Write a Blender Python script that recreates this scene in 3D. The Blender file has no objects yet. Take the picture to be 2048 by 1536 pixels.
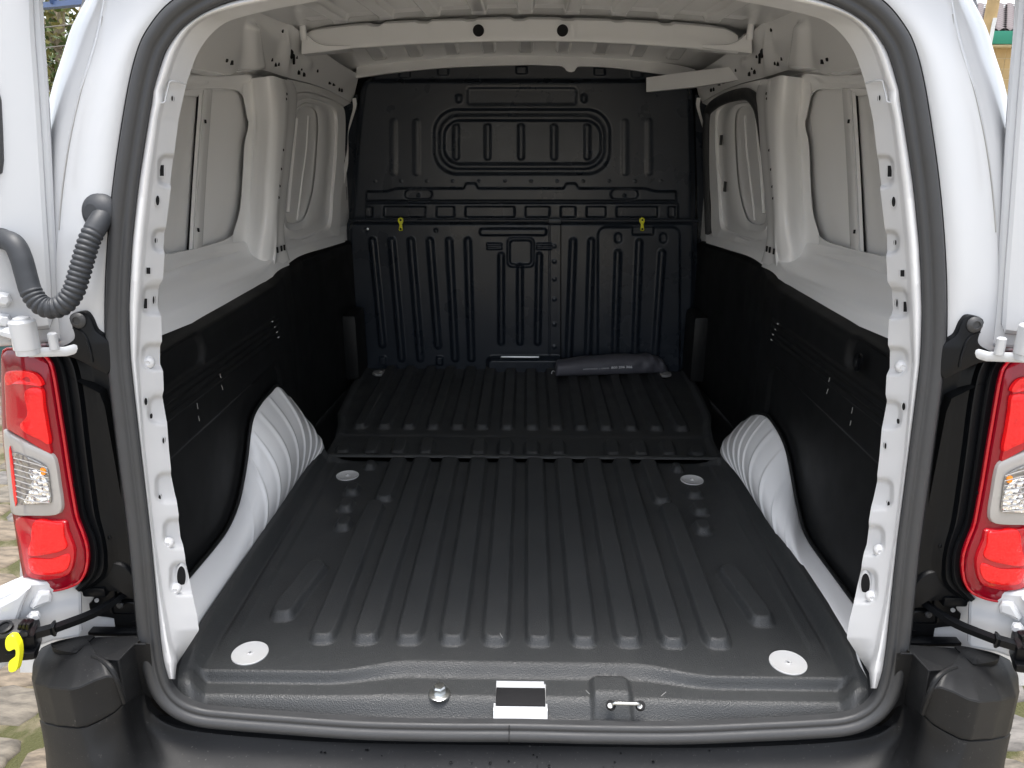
import bpy, bmesh, math, random
import numpy as np
random.seed(4); rng = np.random.default_rng(4)
SC = bpy.context.scene
COL = SC.collection
rad = math.radians

# ------------------------------------------------------------------ camera, world, sun, exposure
F = 1518.0
CAM = np.array([.007, -1.03, .94]); PITCH = rad(18.5); YAW = rad(1.1)
cd = bpy.data.cameras.new('camera'); cam = bpy.data.objects.new('camera', cd); COL.objects.link(cam)
cd.sensor_width = 36; cd.lens = 36 * F / 2048; cd.clip_start = .02; cd.clip_end = 600
cam.location = CAM; cam.rotation_euler = (math.pi / 2 - PITCH, 0, YAW)
SC.camera = cam
w = bpy.data.worlds.new('World'); SC.world = w; w.use_nodes = True
wn = w.node_tree.nodes; wl = w.node_tree.links
sky = wn.new('ShaderNodeTexSky'); sky.sky_type = 'NISHITA'; sky.sun_disc = False
SUN_EL, SUN_AZ = rad(87), rad(8)          # azimuth measured clockwise from +Y
sky.sun_elevation = SUN_EL; sky.sun_rotation = SUN_AZ
sky.air_density = 1.0; sky.dust_density = 4.0; sky.ozone_density = 1.0
hs = wn.new('ShaderNodeHueSaturation'); hs.inputs['Saturation'].default_value = .38
wl.new(sky.outputs[0], hs.inputs['Color'])
bg = wn['Background']; bg.inputs[1].default_value = .15
wl.new(hs.outputs[0], bg.inputs[0])
sd = bpy.data.lights.new('sun', 'SUN'); sun = bpy.data.objects.new('sun', sd); COL.objects.link(sun)
sd.energy = 1.5; sd.angle = rad(20); sd.color = (1, .965, .92)
sun.rotation_euler = (math.pi / 2 - SUN_EL, 0, math.pi - SUN_AZ)
sun.location = (0, -3, 6)
SC.view_settings.view_transform = 'Standard'; SC.view_settings.look = 'None'
SC.view_settings.exposure = 1.75; SC.view_settings.gamma = 1
SC.cycles.max_bounces = 14; SC.cycles.diffuse_bounces = 10; SC.cycles.glossy_bounces = 6

# ------------------------------------------------------------------ measuring helpers (a sighting from the camera met with a real plane)
_fw = np.array([-math.sin(YAW) * math.cos(PITCH), math.cos(YAW) * math.cos(PITCH), -math.sin(PITCH)])
_rt = np.array([math.cos(YAW), math.sin(YAW), 0.]); _up = np.cross(_rt, _fw)
def A(p): return np.asarray(p, float)
def onplane(pts, n, c):
    p = A(pts).reshape(-1, 2); n = A(n)
    d = (p[:, :1] - 1024) / F * _rt - (p[:, 1:] - 768) / F * _up + _fw
    t = (np.asarray(c, float) - CAM @ n) / (d @ n)
    return CAM + d * t[:, None]
def PX(pts, v): return onplane(pts, (1, 0, 0), v)
def PY(pts, v): return onplane(pts, (0, 1, 0), v)
def PZ(pts, v): return onplane(pts, (0, 0, 1), v)
LEAN = .12
def PR(pts, off=0.): return onplane(pts, (0, 1, -LEAN), .03 + np.asarray(off, float))     # rear opening plane, leaning forward
def PW(pts, off=0.): return onplane(pts, (1, -.081, 0), -.8253 - np.asarray(off, float))  # front part of the side wall
def one(f, p, *a): return f([p], *a)[0]

def sstep(a, b, x):
    t = np.clip((x - a) / (b - a + 1e-12), 0, 1); return t * t * (3 - 2 * t)
def lin(pts, n):
    p = A(pts); s = np.r_[0, np.cumsum(np.linalg.norm(np.diff(p, axis=0), axis=1))]
    q = np.linspace(0, s[-1], n)
    return np.stack([np.interp(q, s, p[:, k]) for k in range(p.shape[1])], 1)
def cr(pts, n, closed=False, by='len'):
    p = A(pts)
    if closed: q = np.vstack([p[-1], p, p[0], p[1]])
    else: q = np.vstack([2 * p[0] - p[1], p, 2 * p[-1] - p[-2]])
    m = len(q) - 3; out = []
    for i in range(m):
        a, b, c, d = q[i:i + 4]
        t = np.linspace(0, 1, 24, endpoint=False)[:, None]
        out.append(.5 * (2 * b + (c - a) * t + (2 * a - 5 * b + 4 * c - d) * t * t + (3 * b - a - 3 * c + d) * t ** 3))
    out.append(q[m + 1][None]); o = np.vstack(out)
    if by == 'par':
        idx = np.linspace(0, len(o) - 1, n)
        return np.stack([np.interp(idx, np.arange(len(o)), o[:, k]) for k in range(o.shape[1])], 1)
    r = lin(o, n + 1 if closed else n)
    return r[:-1] if closed else r
def sd_caps(x, y, x0, y0, x1, y1):
    dx, dy = x1 - x0, y1 - y0; L = dx * dx + dy * dy + 1e-12
    t = np.clip(((x - x0) * dx + (y - y0) * dy) / L, 0, 1)
    return np.hypot(x - x0 - t * dx, y - y0 - t * dy)
def sd_box(x, y, cx, cy, hx, hy, r=0.):
    qx = np.abs(x - cx) - hx + r; qy = np.abs(y - cy) - hy + r
    return np.hypot(np.maximum(qx, 0), np.maximum(qy, 0)) + np.minimum(np.maximum(qx, qy), 0) - r

# ------------------------------------------------------------------ object helpers
def mk(name, V, Fc, mat, parent=None, smooth=True, ang=40, flip=False):
    V = A(V)
    if flip: V = V * np.array([-1, 1, 1])
    me = bpy.data.meshes.new(name)
    me.from_pydata(V.tolist(), [], [list(map(int, f)) for f in Fc])
    if smooth:
        me.polygons.foreach_set('use_smooth', [True] * len(me.polygons))
        if ang: me.set_sharp_from_angle(angle=rad(ang))
    me.materials.append(mat); me.update()
    o = bpy.data.objects.new(name, me); COL.objects.link(o)
    if parent: o.parent = parent
    return o
def tag(o, label=None, cat=None, group=None, kind=None):
    for k, v in (('label', label), ('category', cat), ('group', group), ('kind', kind)):
        if v: o[k] = v
    return o
def empty(name, loc=(0, 0, 0)):
    o = bpy.data.objects.new(name, None); COL.objects.link(o); o.location = loc; o.empty_display_size = .1; return o
def gfaces(nu, nv, cu=False, cv=False):
    a = np.arange(nu * nv).reshape(nu, nv)
    if cu: a = np.vstack([a, a[:1]])
    if cv: a = np.hstack([a, a[:, :1]])
    return np.stack([a[:-1, :-1], a[1:, :-1], a[1:, 1:], a[:-1, 1:]], -1).reshape(-1, 4)
def grid(name, G, mat, parent=None, cu=False, cv=False, ang=40, flip=False, back=0.):
    nu, nv = G.shape[:2]; V = G.reshape(-1, 3)
    return mk(name, V, gfaces(nu, nv, cu, cv), mat, parent, True, ang, flip)
def loft(rails, m, kind='cr'):
    R = np.stack([A(r) for r in rails])                     # k,n,3
    k, n = R.shape[:2]; out = np.zeros((m, n, 3))
    for j in range(n):
        out[:, j] = cr(R[:, j], m, by='par') if kind == 'cr' else np.stack(
            [np.interp(np.linspace(0, k - 1, m), np.arange(k), R[:, j, c]) for c in range(3)], 1)
    return out
def normals(G):
    du = np.gradient(G, axis=0); dv = np.gradient(G, axis=1)
    n = np.cross(du, dv); return n / (np.linalg.norm(n, axis=2, keepdims=True) + 1e-12)
def tangents(P, closed=False):
    P = A(P)
    if closed: t = np.roll(P, -1, 0) - np.roll(P, 1, 0)
    else: t = np.gradient(P, axis=0)
    return t / (np.linalg.norm(t, axis=1, keepdims=True) + 1e-12)
def tube(name, P, r, mat, parent=None, n=12, cap=True, flip=False, ref=(0, .3, 1), sq=None, closed=False, ang=40):
    P = A(P); r = np.broadcast_to(np.asarray(r, float), (len(P),)); t = tangents(P, closed)
    ref = A(ref); V = []
    a = np.linspace(0, 2 * math.pi, n, endpoint=False) + (math.pi / 4 if n == 4 else 0)
    for i in range(len(P)):
        u = np.cross(t[i], ref); u /= np.linalg.norm(u) + 1e-12; v = np.cross(u, t[i])
        su, sv = (1, 1) if sq is None else sq
        V.append(P[i] + r[i] * (np.cos(a)[:, None] * u * su + np.sin(a)[:, None] * v * sv))
    V = np.concatenate(V); Fc = gfaces(len(P), n, closed, True).tolist()
    if cap and not closed:
        Fc.append(list(range(n))); Fc.append(list(range((len(P) - 1) * n, len(P) * n)))
    return mk(name, V, Fc, mat, parent, True, ang, flip)
def sweep(name, P, prof, nvec, mat, parent=None, closed=True, ang=50):
    P = A(P); t = tangents(P, closed); nv = A(nvec) / np.linalg.norm(nvec); V = []
    for i in range(len(P)):
        o = np.cross(t[i], nv); o /= np.linalg.norm(o)
        V.append(P[i] + prof[:, :1] * o + prof[:, 1:] * nv)
    return mk(name, np.concatenate(V), gfaces(len(P), len(prof), closed, True), mat, parent, True, ang)
def pillow(name, O, nrm, mat, parent=None, prof=((1, 0), (.97, .006), (.9, .009), (.5, .011), (0, .012)), skirt=.02, ang=35, flip=False, cen=None):
    """closed outline O (n,3), rings shrinking to the centre and rising along nrm"""
    O = A(O); c = O.mean(0) if cen is None else A(cen); nrm = A(nrm) / np.linalg.norm(nrm); n = len(O)
    rings = []
    if skirt: rings.append(O - nrm * skirt)
    for s, h in prof[:-1]: rings.append(c + (O - c) * s + nrm * h)
    V = np.concatenate(rings + [(c + nrm * prof[-1][1])[None]]); Fc = gfaces(len(rings), n, False, True).tolist()
    b = (len(rings) - 1) * n; k = len(V) - 1
    Fc += [[b + i, k, b + (i + 1) % n] for i in range(n)]
    return mk(name, V, Fc, mat, parent, True, ang, flip)
def rrect(cx, cy, hx, hy, r, n=5):
    out = []
    for sx, sy, a0 in ((1, 1, 0), (-1, 1, 90), (-1, -1, 180), (1, -1, 270)):
        for k in range(n):
            a = rad(a0 + 90 * k / (n - 1)); out.append((cx + sx * (hx - r) + r * math.cos(a), cy + sy * (hy - r) + r * math.sin(a)))
    return A(out)
def boxm(name, c, size, mat, parent=None, bev=.004, rot=(0, 0, 0), flip=False):
    bm = bmesh.new(); bmesh.ops.create_cube(bm, size=1)
    for v in bm.verts: v.co = (v.co.x * size[0], v.co.y * size[1], v.co.z * size[2])
    if bev: bmesh.ops.bevel(bm, geom=bm.edges[:], offset=bev, segments=2, affect='EDGES', profile=.6)
    from mathutils import Euler, Vector
    R = Euler(rot).to_matrix()
    for v in bm.verts: v.co = R @ v.co + Vector(c)
    V = [tuple(v.co) for v in bm.verts]; bm.verts.index_update(); Fc = [[v.index for v in f.verts] for f in bm.faces]; bm.free()
    return mk(name, V, Fc, mat, parent, True, 30, flip)
def lathe(name, prof, c, nrm, mat, parent=None, n=24, flip=False, ang=35):
    """prof = (radius, height along nrm)"""
    nrm = A(nrm) / np.linalg.norm(nrm); u = np.cross(nrm, (0.3, .1, .9)); u /= np.linalg.norm(u); v = np.cross(nrm, u)
    a = np.linspace(0, 2 * math.pi, n, endpoint=False)
    V = np.concatenate([A(c) + r * (np.cos(a)[:, None] * u + np.sin(a)[:, None] * v) + nrm * h for r, h in prof])
    Fc = gfaces(len(prof), n, False, True).tolist() + [list(range(n)), list(range((len(prof) - 1) * n, len(prof) * n))]
    return mk(name, V, Fc, mat, parent, True, ang, flip)

# ------------------------------------------------------------------ materials
def mat(name, col, rough=.5, metal=0., coat=0., spec=.5, bump=None, vary=0., vscale=8., rvar=0., trans=0., ior=1.45, dust=0.):
    m = bpy.data.materials.new(name); m.use_nodes = True
    nt = m.node_tree; b = nt.nodes['Principled BSDF']; L = nt.links
    b.inputs['Base Color'].default_value = (*col, 1); b.inputs['Roughness'].default_value = rough
    b.inputs['Metallic'].default_value = metal; b.inputs['Coat Weight'].default_value = coat; b.inputs['Coat Roughness'].default_value = .06
    b.inputs['Specular IOR Level'].default_value = spec; b.inputs['Transmission Weight'].default_value = trans; b.inputs['IOR'].default_value = ior
    tc = nt.nodes.new('ShaderNodeTexCoord')
    if vary or rvar:
        nz = nt.nodes.new('ShaderNodeTexNoise'); nz.inputs['Scale'].default_value = vscale; nz.inputs['Detail'].default_value = 6
        L.new(tc.outputs['Object'], nz.inputs['Vector'])
        if vary:
            mx = nt.nodes.new('ShaderNodeMix'); mx.data_type = 'RGBA'
            mx.inputs[6].default_value = (*[c * (1 - vary) for c in col], 1); mx.inputs[7].default_value = (*[min(1, c * (1 + vary)) for c in col], 1)
            L.new(nz.outputs['Fac'], mx.inputs[0]); L.new(mx.outputs[2], b.inputs['Base Color'])
        if rvar:
            mr = nt.nodes.new('ShaderNodeMapRange'); mr.inputs['From Min'].default_value = .3; mr.inputs['From Max'].default_value = .7
            mr.inputs['To Min'].default_value = rough - rvar; mr.inputs['To Max'].default_value = rough + rvar
            L.new(nz.outputs['Fac'], mr.inputs['Value']); L.new(mr.outputs[0], b.inputs['Roughness'])
    if dust:
        dn = nt.nodes.new('ShaderNodeTexNoise'); dn.inputs['Scale'].default_value = 190; dn.inputs['Detail'].default_value = 3
        dc = nt.nodes.new('ShaderNodeTexNoise'); dc.inputs['Scale'].default_value = 5; dc.inputs['Detail'].default_value = 5
        for n in (dn, dc): L.new(tc.outputs['Object'], n.inputs['Vector'])
        r1 = nt.nodes.new('ShaderNodeMapRange'); r1.inputs['From Min'].default_value = .66; r1.inputs['From Max'].default_value = .76
        r2 = nt.nodes.new('ShaderNodeMapRange'); r2.inputs['From Min'].default_value = .4; r2.inputs['From Max'].default_value = .75; r2.inputs['To Max'].default_value = .12
        L.new(dn.outputs['Fac'], r1.inputs['Value']); L.new(dc.outputs['Fac'], r2.inputs['Value'])
        ad = nt.nodes.new('ShaderNodeMath'); ad.operation = 'MAXIMUM'; L.new(r1.outputs[0], ad.inputs[0]); L.new(r2.outputs[0], ad.inputs[1])
        ml = nt.nodes.new('ShaderNodeMath'); ml.operation = 'MULTIPLY'; ml.inputs[1].default_value = dust; L.new(ad.outputs[0], ml.inputs[0])
        dm = nt.nodes.new('ShaderNodeMix'); dm.data_type = 'RGBA'; dm.inputs[6].default_value = (*col, 1); dm.inputs[7].default_value = (.17, .165, .155, 1)
        L.new(ml.outputs[0], dm.inputs[0]); L.new(dm.outputs[2], b.inputs['Base Color'])
    if bump:
        kind, sc, st, dist = bump
        if kind == 'vor':
            t = nt.nodes.new('ShaderNodeTexVoronoi'); t.inputs['Scale'].default_value = sc; o = t.outputs['Distance']
        else:
            t = nt.nodes.new('ShaderNodeTexNoise'); t.inputs['Scale'].default_value = sc; t.inputs['Detail'].default_value = 4; o = t.outputs['Fac']
        L.new(tc.outputs['Object'], t.inputs['Vector'])
        bp = nt.nodes.new('ShaderNodeBump'); bp.inputs['Strength'].default_value = st; bp.inputs['Distance'].default_value = dist
        L.new(o, bp.inputs['Height']); L.new(bp.outputs[0], b.inputs['Normal'])
    return m
PAINT_DIM = mat('white_paint_dimmed', (.495, .505, .52), .26, coat=.6, bump=('noise', 4, .008, .01))  # the van's one white, colour darkened to hold back the bright daylight outside
PAINT_LIFT = mat('white_paint_lifted', (.87, .872, .874), .26, coat=.5, bump=('noise', 5, .012, .01))  # same white, colour lightened to lift the shaded interior
PAINT_MID = mat('white_paint_midtone', (.66, .665, .675), .28, coat=.5, bump=('noise', 5, .012, .01))  # same white, toned between the two so the lit frame keeps its shading
MATPL = mat('black_grained_mat', (.036, .038, .039), .42, bump=('vor', 420, .5, .0012), rvar=.05, vscale=14, dust=.5)
LINER = mat('black_liner_plastic', (.0085, .009, .0095), .5, spec=.32, bump=('noise', 600, .25, .0006), rvar=.08)
BULK = mat('black_bulkhead_paint', (.019, .0245, .034), .30, bump=('noise', 260, .12, .0006), rvar=.06)
RUBBER = mat('black_rubber', (.038, .039, .041), .52, bump=('noise', 300, .15, .0005), rvar=.08, vary=.15, vscale=30)
BUMPER = mat('black_bumper_plastic', (.009, .0095, .0105), .45, spec=.25, bump=('noise', 900, .35, .0006), rvar=.08, vscale=6, dust=.35)
TRIM = mat('black_trim_plastic', (.0035, .004, .005), .36, spec=.22, bump=('noise', 700, .2, .0004), rvar=.06)
DARK = mat('dark_void', (.004, .004, .005), .8)
CONDUIT = mat('grey_conduit_rubber', (.030, .033, .038), .55, vary=.35, vscale=22, bump=('noise', 90, .2, .001))
REDLENS = mat('red_lens', (.80, .006, .008), .16, coat=.5, spec=.35, bump=('vor', 220, .5, .0012), vary=.35, vscale=45)
REDDARK = mat('dark_red_lens', (.20, .002, .010), .12, coat=.3, spec=.4)
REDMID = mat('deep_red_lens', (.40, .003, .010), .16, coat=.6, spec=.35, bump=('vor', 500, .3, .0008))
FROST = mat('frosted_lens', (.33, .315, .30), .14, coat=1.0)
CHROME = mat('chrome_reflector', (.82, .82, .82), .12, metal=1, bump=('vor', 140, .6, .004))
SMOKE = mat('grey_reflector', (.32, .31, .3), .2, metal=.7, bump=('vor', 90, .5, .004))
ORANGE = mat('orange_bulb', (.9, .28, .01), .2, coat=.5)
YELLOW = mat('yellow_plastic', (.80, .78, .02), .35)
STEEL = mat('zinc_steel', (.62, .64, .64), .28, metal=1, bump=('noise', 200, .1, .0005))
GREYM = mat('grey_bracket', (.30, .30, .29), .4)
DISC = mat('white_disc_plastic', (.56, .56, .555), .4, bump=('noise', 150, .08, .0005))
FABRIC = mat('charcoal_nylon', (.10, .10, .118), .5, bump=('noise', 60, .35, .003), vary=.2, vscale=30)
PRINT = mat('white_print', (.75, .76, .78), .5)
BLUE = mat('blue_stud', (.08, .22, .62), .4)

# ================================================================== GROUND AND BACKGROUND
GZ = -.62
def ground_material():
    m = bpy.data.materials.new('pale_bounce_paving_moss'); m.use_nodes = True; nt = m.node_tree; b = nt.nodes['Principled BSDF']; L = nt.links
    tc = nt.nodes.new('ShaderNodeTexCoord')
    n1 = nt.nodes.new('ShaderNodeTexNoise'); n1.inputs['Scale'].default_value = 5; n1.inputs['Detail'].default_value = 8
    n2 = nt.nodes.new('ShaderNodeTexNoise'); n2.inputs['Scale'].default_value = 90; n2.inputs['Detail'].default_value = 5
    vo = nt.nodes.new('ShaderNodeTexVoronoi'); vo.feature = 'DISTANCE_TO_EDGE'; vo.inputs['Scale'].default_value = 4.6
    vc = nt.nodes.new('ShaderNodeTexVoronoi'); vc.inputs['Scale'].default_value = 4.6
    for n in (n1, n2, vo, vc): L.new(tc.outputs['Object'], n.inputs['Vector'])
    gap = nt.nodes.new('ShaderNodeMapRange'); gap.inputs['From Min'].default_value = .03; gap.inputs['From Max'].default_value = .09; L.new(vo.outputs['Distance'], gap.inputs['Value'])
    r1 = nt.nodes.new('ShaderNodeValToRGB'); r1.color_ramp.elements[0].position = .45; r1.color_ramp.elements[0].color = (.20, .165, .11, 1)
    r1.color_ramp.elements[1].position = .58; r1.color_ramp.elements[1].color = (.07, .078, .012, 1)
    rs = nt.nodes.new('ShaderNodeMix'); rs.data_type = 'RGBA'; rs.inputs[6].default_value = (.34, .30, .25, 1); rs.inputs[7].default_value = (.50, .45, .385, 1)  # paving beyond the laid stones kept pale to bounce fill into the van
    sp_ = nt.nodes.new('ShaderNodeSeparateColor'); L.new(vc.outputs['Color'], sp_.inputs[0]); L.new(sp_.outputs[0], rs.inputs[0])
    r2 = nt.nodes.new('ShaderNodeValToRGB'); r2.color_ramp.elements[0].position = .35; r2.color_ramp.elements[0].color = (.7, .7, .7, 1); r2.color_ramp.elements[1].position = .7; r2.color_ramp.elements[1].color = (1.2, 1.2, 1.18, 1)
    L.new(n1.outputs['Fac'], r1.inputs[0]); L.new(n2.outputs['Fac'], r2.inputs[0])
    pick = nt.nodes.new('ShaderNodeMix'); pick.data_type = 'RGBA'; L.new(gap.outputs[0], pick.inputs[0]); L.new(r1.outputs[0], pick.inputs[6]); L.new(rs.outputs[2], pick.inputs[7])
    mx = nt.nodes.new('ShaderNodeMix'); mx.data_type = 'RGBA'; mx.blend_type = 'MULTIPLY'; mx.inputs[0].default_value = 1
    L.new(pick.outputs[2], mx.inputs[6]); L.new(r2.outputs[0], mx.inputs[7]); L.new(mx.outputs[2], b.inputs['Base Color'])
    b.inputs['Roughness'].default_value = .95
    bp = nt.nodes.new('ShaderNodeBump'); bp.inputs['Strength'].default_value = 1; bp.inputs['Distance'].default_value = .02
    L.new(n2.outputs['Fac'], bp.inputs['Height']); L.new(bp.outputs[0], b.inputs['Normal']); return m
def stone_material(name, c1, c2):
    m = bpy.data.materials.new(name); m.use_nodes = True; nt = m.node_tree; b = nt.nodes['Principled BSDF']; L = nt.links
    tc = nt.nodes.new('ShaderNodeTexCoord'); mp = nt.nodes.new('ShaderNodeMapping'); mp.inputs['Scale'].default_value = (1, 3.2, 1); mp.inputs['Rotation'].default_value = (0, 0, .5)
    n1 = nt.nodes.new('ShaderNodeTexNoise'); n1.inputs['Scale'].default_value = 14; n1.inputs['Detail'].default_value = 7; n1.inputs['Roughness'].default_value = .62
    L.new(tc.outputs['Object'], mp.inputs[0]); L.new(mp.outputs[0], n1.inputs['Vector'])
    r = nt.nodes.new('ShaderNodeValToRGB'); r.color_ramp.elements[0].position = .34; r.color_ramp.elements[0].color = (*c1, 1); r.color_ramp.elements[1].position = .66; r.color_ramp.elements[1].color = (*c2, 1)
    L.new(n1.outputs['Fac'], r.inputs[0]); L.new(r.outputs[0], b.inputs['Base Color']); b.inputs['Roughness'].default_value = .85
    bp = nt.nodes.new('ShaderNodeBump'); bp.inputs['Strength'].default_value = .35; bp.inputs['Distance'].default_value = .005
    L.new(n1.outputs['Fac'], bp.inputs['Height']); L.new(bp.outputs[0], b.inputs['Normal']); return m
gx = np.r_[-120, -60, -30, -15, -8, np.linspace(-4, 4, 60), 8, 15, 30, 60, 120]; gy = np.r_[-120, -60, -30, -15, -8, np.linspace(-4, 6, 70), 9, 15, 30, 60, 120]
GG = np.stack(np.meshgrid(gx, gy, indexing='ij') + [np.zeros((len(gx), len(gy)))], -1)
near = (np.abs(GG[..., 0]) < 4) & (GG[..., 1] > -4) & (GG[..., 1] < 6)
GG[..., 2] = GZ + near * rng.normal(0, .0025, GG.shape[:2])
ground = tag(grid('ground', GG, ground_material(), ang=0), 'cobbled yard with moss and grit between the stones', kind='structure')
STONES = [stone_material('stone_grey', (.040, .035, .028), (.135, .118, .094)), stone_material('stone_tan', (.048, .038, .027), (.16, .128, .092)), stone_material('stone_cool', (.042, .039, .036), (.14, .13, .12))]
def stone(cx, cy, w, h, m, rz):
    n = 14; a = np.linspace(0, 2 * math.pi, n, endpoint=False)
    e = 3.2; R = (np.abs(np.cos(a)) ** e + np.abs(np.sin(a)) ** e) ** (-1 / e) * rng.uniform(.86, 1.05, n)
    x, y = R * np.cos(a) * w, R * np.sin(a) * h
    x, y = x * math.cos(rz) - y * math.sin(rz), x * math.sin(rz) + y * math.cos(rz)
    top = rng.uniform(.012, .022)
    rings = []
    for s, z in ((1.04, -.02), (1, top * .35), (.93, top * .8), (.72, top), (.38, top)):
        rings.append(np.stack([x * s, y * s, z + (rng.normal(0, .0022, n) if s < 1 else 0 * x)], 1))
    V = np.concatenate(rings + [np.array([[0, 0, top + rng.normal(0, .002)]])])
    Fc = gfaces(len(rings), n, False, True).tolist(); k = len(V) - 1; b0 = (len(rings) - 1) * n
    Fc += [[b0 + i, k, b0 + (i + 1) % n] for i in range(n)]
    o = mk('stone', V, Fc, m, ground, True, 0); o.location = (cx, cy, GZ); return o
cnt = 0
for (xa, xb, ya, yb) in ((-3.4, -.95, .1, 3.6), (.98, 2.35, .1, 2.1)):
    y = ya; row = 0
    while y < yb:
        hh = rng.uniform(.14, .19); x = xa + rng.uniform(-.1, .1)
        while x < xb:
            ww = rng.uniform(.17, .28)
            if xb < 0 and not (-1.9 - .55 * max(0, y - 1.2) - .35 < x + ww / 2 and (x + ww / 2 < -.9 - .4 * (y - .3))): x += ww; continue
            if cnt < 290:
                stone(x + ww / 2, y + hh / 2 + rng.uniform(-.02, .02), ww / 2 - .007, hh / 2 - .006, STONES[rng.integers(3)], rng.uniform(-.1, .1)); cnt += 1
            x += ww
        y += hh; row += 1

def moss_material():
    m = bpy.data.materials.new('moss_and_grit'); m.use_nodes = True; nt = m.node_tree; b = nt.nodes['Principled BSDF']; L = nt.links
    tc = nt.nodes.new('ShaderNodeTexCoord'); n1 = nt.nodes.new('ShaderNodeTexNoise'); n1.inputs['Scale'].default_value = 7; n1.inputs['Detail'].default_value = 7
    n2 = nt.nodes.new('ShaderNodeTexNoise'); n2.inputs['Scale'].default_value = 140; n2.inputs['Detail'].default_value = 4
    for n in (n1, n2): L.new(tc.outputs['Object'], n.inputs['Vector'])
    r = nt.nodes.new('ShaderNodeValToRGB'); r.color_ramp.elements[0].position = .44; r.color_ramp.elements[0].color = (.12, .10, .065, 1); r.color_ramp.elements[1].position = .54; r.color_ramp.elements[1].color = (.042, .043, .011, 1)
    L.new(n1.outputs['Fac'], r.inputs[0]); L.new(r.outputs[0], b.inputs['Base Color']); b.inputs['Roughness'].default_value = .95
    bp = nt.nodes.new('ShaderNodeBump'); bp.inputs['Strength'].default_value = .8; bp.inputs['Distance'].default_value = .008; L.new(n2.outputs['Fac'], bp.inputs['Height']); L.new(bp.outputs[0], b.inputs['Normal']); return m
MOSS = moss_material()
for xa, xb, ya, yb in ((-4.2, -.9, 0, 5.0), (.93, 3.0, 0, 3.0)):
    gg = np.stack(np.meshgrid(np.linspace(xa, xb, 60), np.linspace(ya, yb, 60), indexing='ij') + [np.zeros((60, 60))], -1); gg[..., 2] = GZ + .0085 + rng.normal(0, .0012, (60, 60))
    tag(grid('moss_bed', gg, MOSS, ang=0), 'moss and grit filling the joints between the cobbles', kind='stuff')
LEAFM = [mat('leaf_green', (.075, .11, .02), .6), mat('leaf_olive', (.13, .12, .03), .6), mat('leaf_dark', (.04, .065, .018), .6)]
BARK = mat('bark', (.24, .20, .14), .9, bump=('noise', 25, .8, .02), vary=.4)
def tree(x, y, h, rx, rz, label, nleaf, zc):
    root = empty('tree', (x, y, GZ)); tag(root, label, 'tree', None)
    def limb(P, r0, r1, nm='trunk'): return tube(nm, cr(P, 14), np.linspace(r0, r1, 14), BARK, root, 8, ref=(1, .2, 0))
    limb([(0, 0, 0), (.1, 0, h * .3), (-.1, .1, h * .6), (.05, 0, h * .95)], .12, .02)
    for k in range(7):
        a = rng.uniform(0, 6.28); z0 = rng.uniform(.25, .65) * h; L = rng.uniform(.5, .95) * rx
        limb([(0, 0, z0), (L * .5 * math.cos(a), L * .5 * math.sin(a), z0 + .25 * h), (L * math.cos(a), L * math.sin(a), z0 + rng.uniform(.2, .4) * h)], .05, .01, 'branch')
    n = nleaf; c = rng.normal(0, 1, (n, 3)); c /= np.linalg.norm(c, axis=1, keepdims=True); c *= rng.uniform(.1, 1, (n, 1)) ** .5
    cl = rng.normal(0, .6, (60, 3)); c = .45 * c + .62 * cl[rng.integers(60, size=n)]
    c = c * A((rx, rx, rz)) + A((0, 0, zc - GZ)); Fc = []; V = []
    for k in range(n):
        d = rng.normal(0, 1, 3); d /= np.linalg.norm(d); e = np.cross(d, rng.normal(0, 1, 3)); e /= np.linalg.norm(e) + 1e-9; s = rng.uniform(.035, .075)
        V += [c[k] - d * s, c[k] + e * s * .5, c[k] + d * s, c[k] - e * s * .5]; Fc.append([4 * k, 4 * k + 1, 4 * k + 2, 4 * k + 3])
    o = mk('crown', V, Fc, LEAFM[0], root, False); o.data.materials.append(LEAFM[1]); o.data.materials.append(LEAFM[2])
    o.data.polygons.foreach_set('material_index', rng.choice(3, n, p=(.4, .4, .2)).tolist()); return root
dl = one(PY, (122, 100), 9.0)
tree(dl[0], 9.0, 4.2, 1.5, 1.7, 'sparse leafy tree with thin pale branches beyond the open door', 5200, dl[2] - .3)
BLUEF = mat('blue_painted_steel', (.02, .05, .14), .4, vary=.2)
fr = empty('blue_steel_frame', (0, 0, 0))
p = one(PY, (125, 9), 5.0); q = one(PY, (40, 16), 5.4); q2 = one(PY, (230, -2), 4.6)
fr.location = (p[0], 5.0, GZ); O0 = A(fr.location)
tube('beam', [q - O0, p - O0, q2 - O0], .028, BLUEF, fr, 4)
tube('post', [q + (-.4, .3, .0) - O0, A((q[0] - .4, q[1] + .3, GZ)) - O0], .04, BLUEF, fr, 4, ref=(1, .2, 0))
pp = one(PY, (110, 8), 5.07); tube('post', [pp - O0, pp + (0, 0, .9) - O0], .035, BLUEF, fr, 4, ref=(1, .2, 0))
p3 = pp + (-.9, .6, .85); tube('beam', [p3 - O0, p3 + (2.2, -1.4, 0) - O0], .028, BLUEF, fr, 4)
tag(fr, 'dark blue steel canopy frame in front of the leafy tree', 'canopy')
WIREM = mat('wire', (.12, .11, .1), .6)
for yy, dy in ((50, -6), (90, -4)):
    a, b = one(PY, (60, yy + 8), 7.6), one(PY, (190, yy + dy), 7.2)
    o = tube('overhead_wire', [a - (3, -.2, .0), a, b, b + (9, 0, .8)], .006, WIREM, None, 6)
    tag(o, ('higher' if yy == 50 else 'lower') + ' thin dark wire strung in front of the leafy tree', 'wire')
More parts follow.
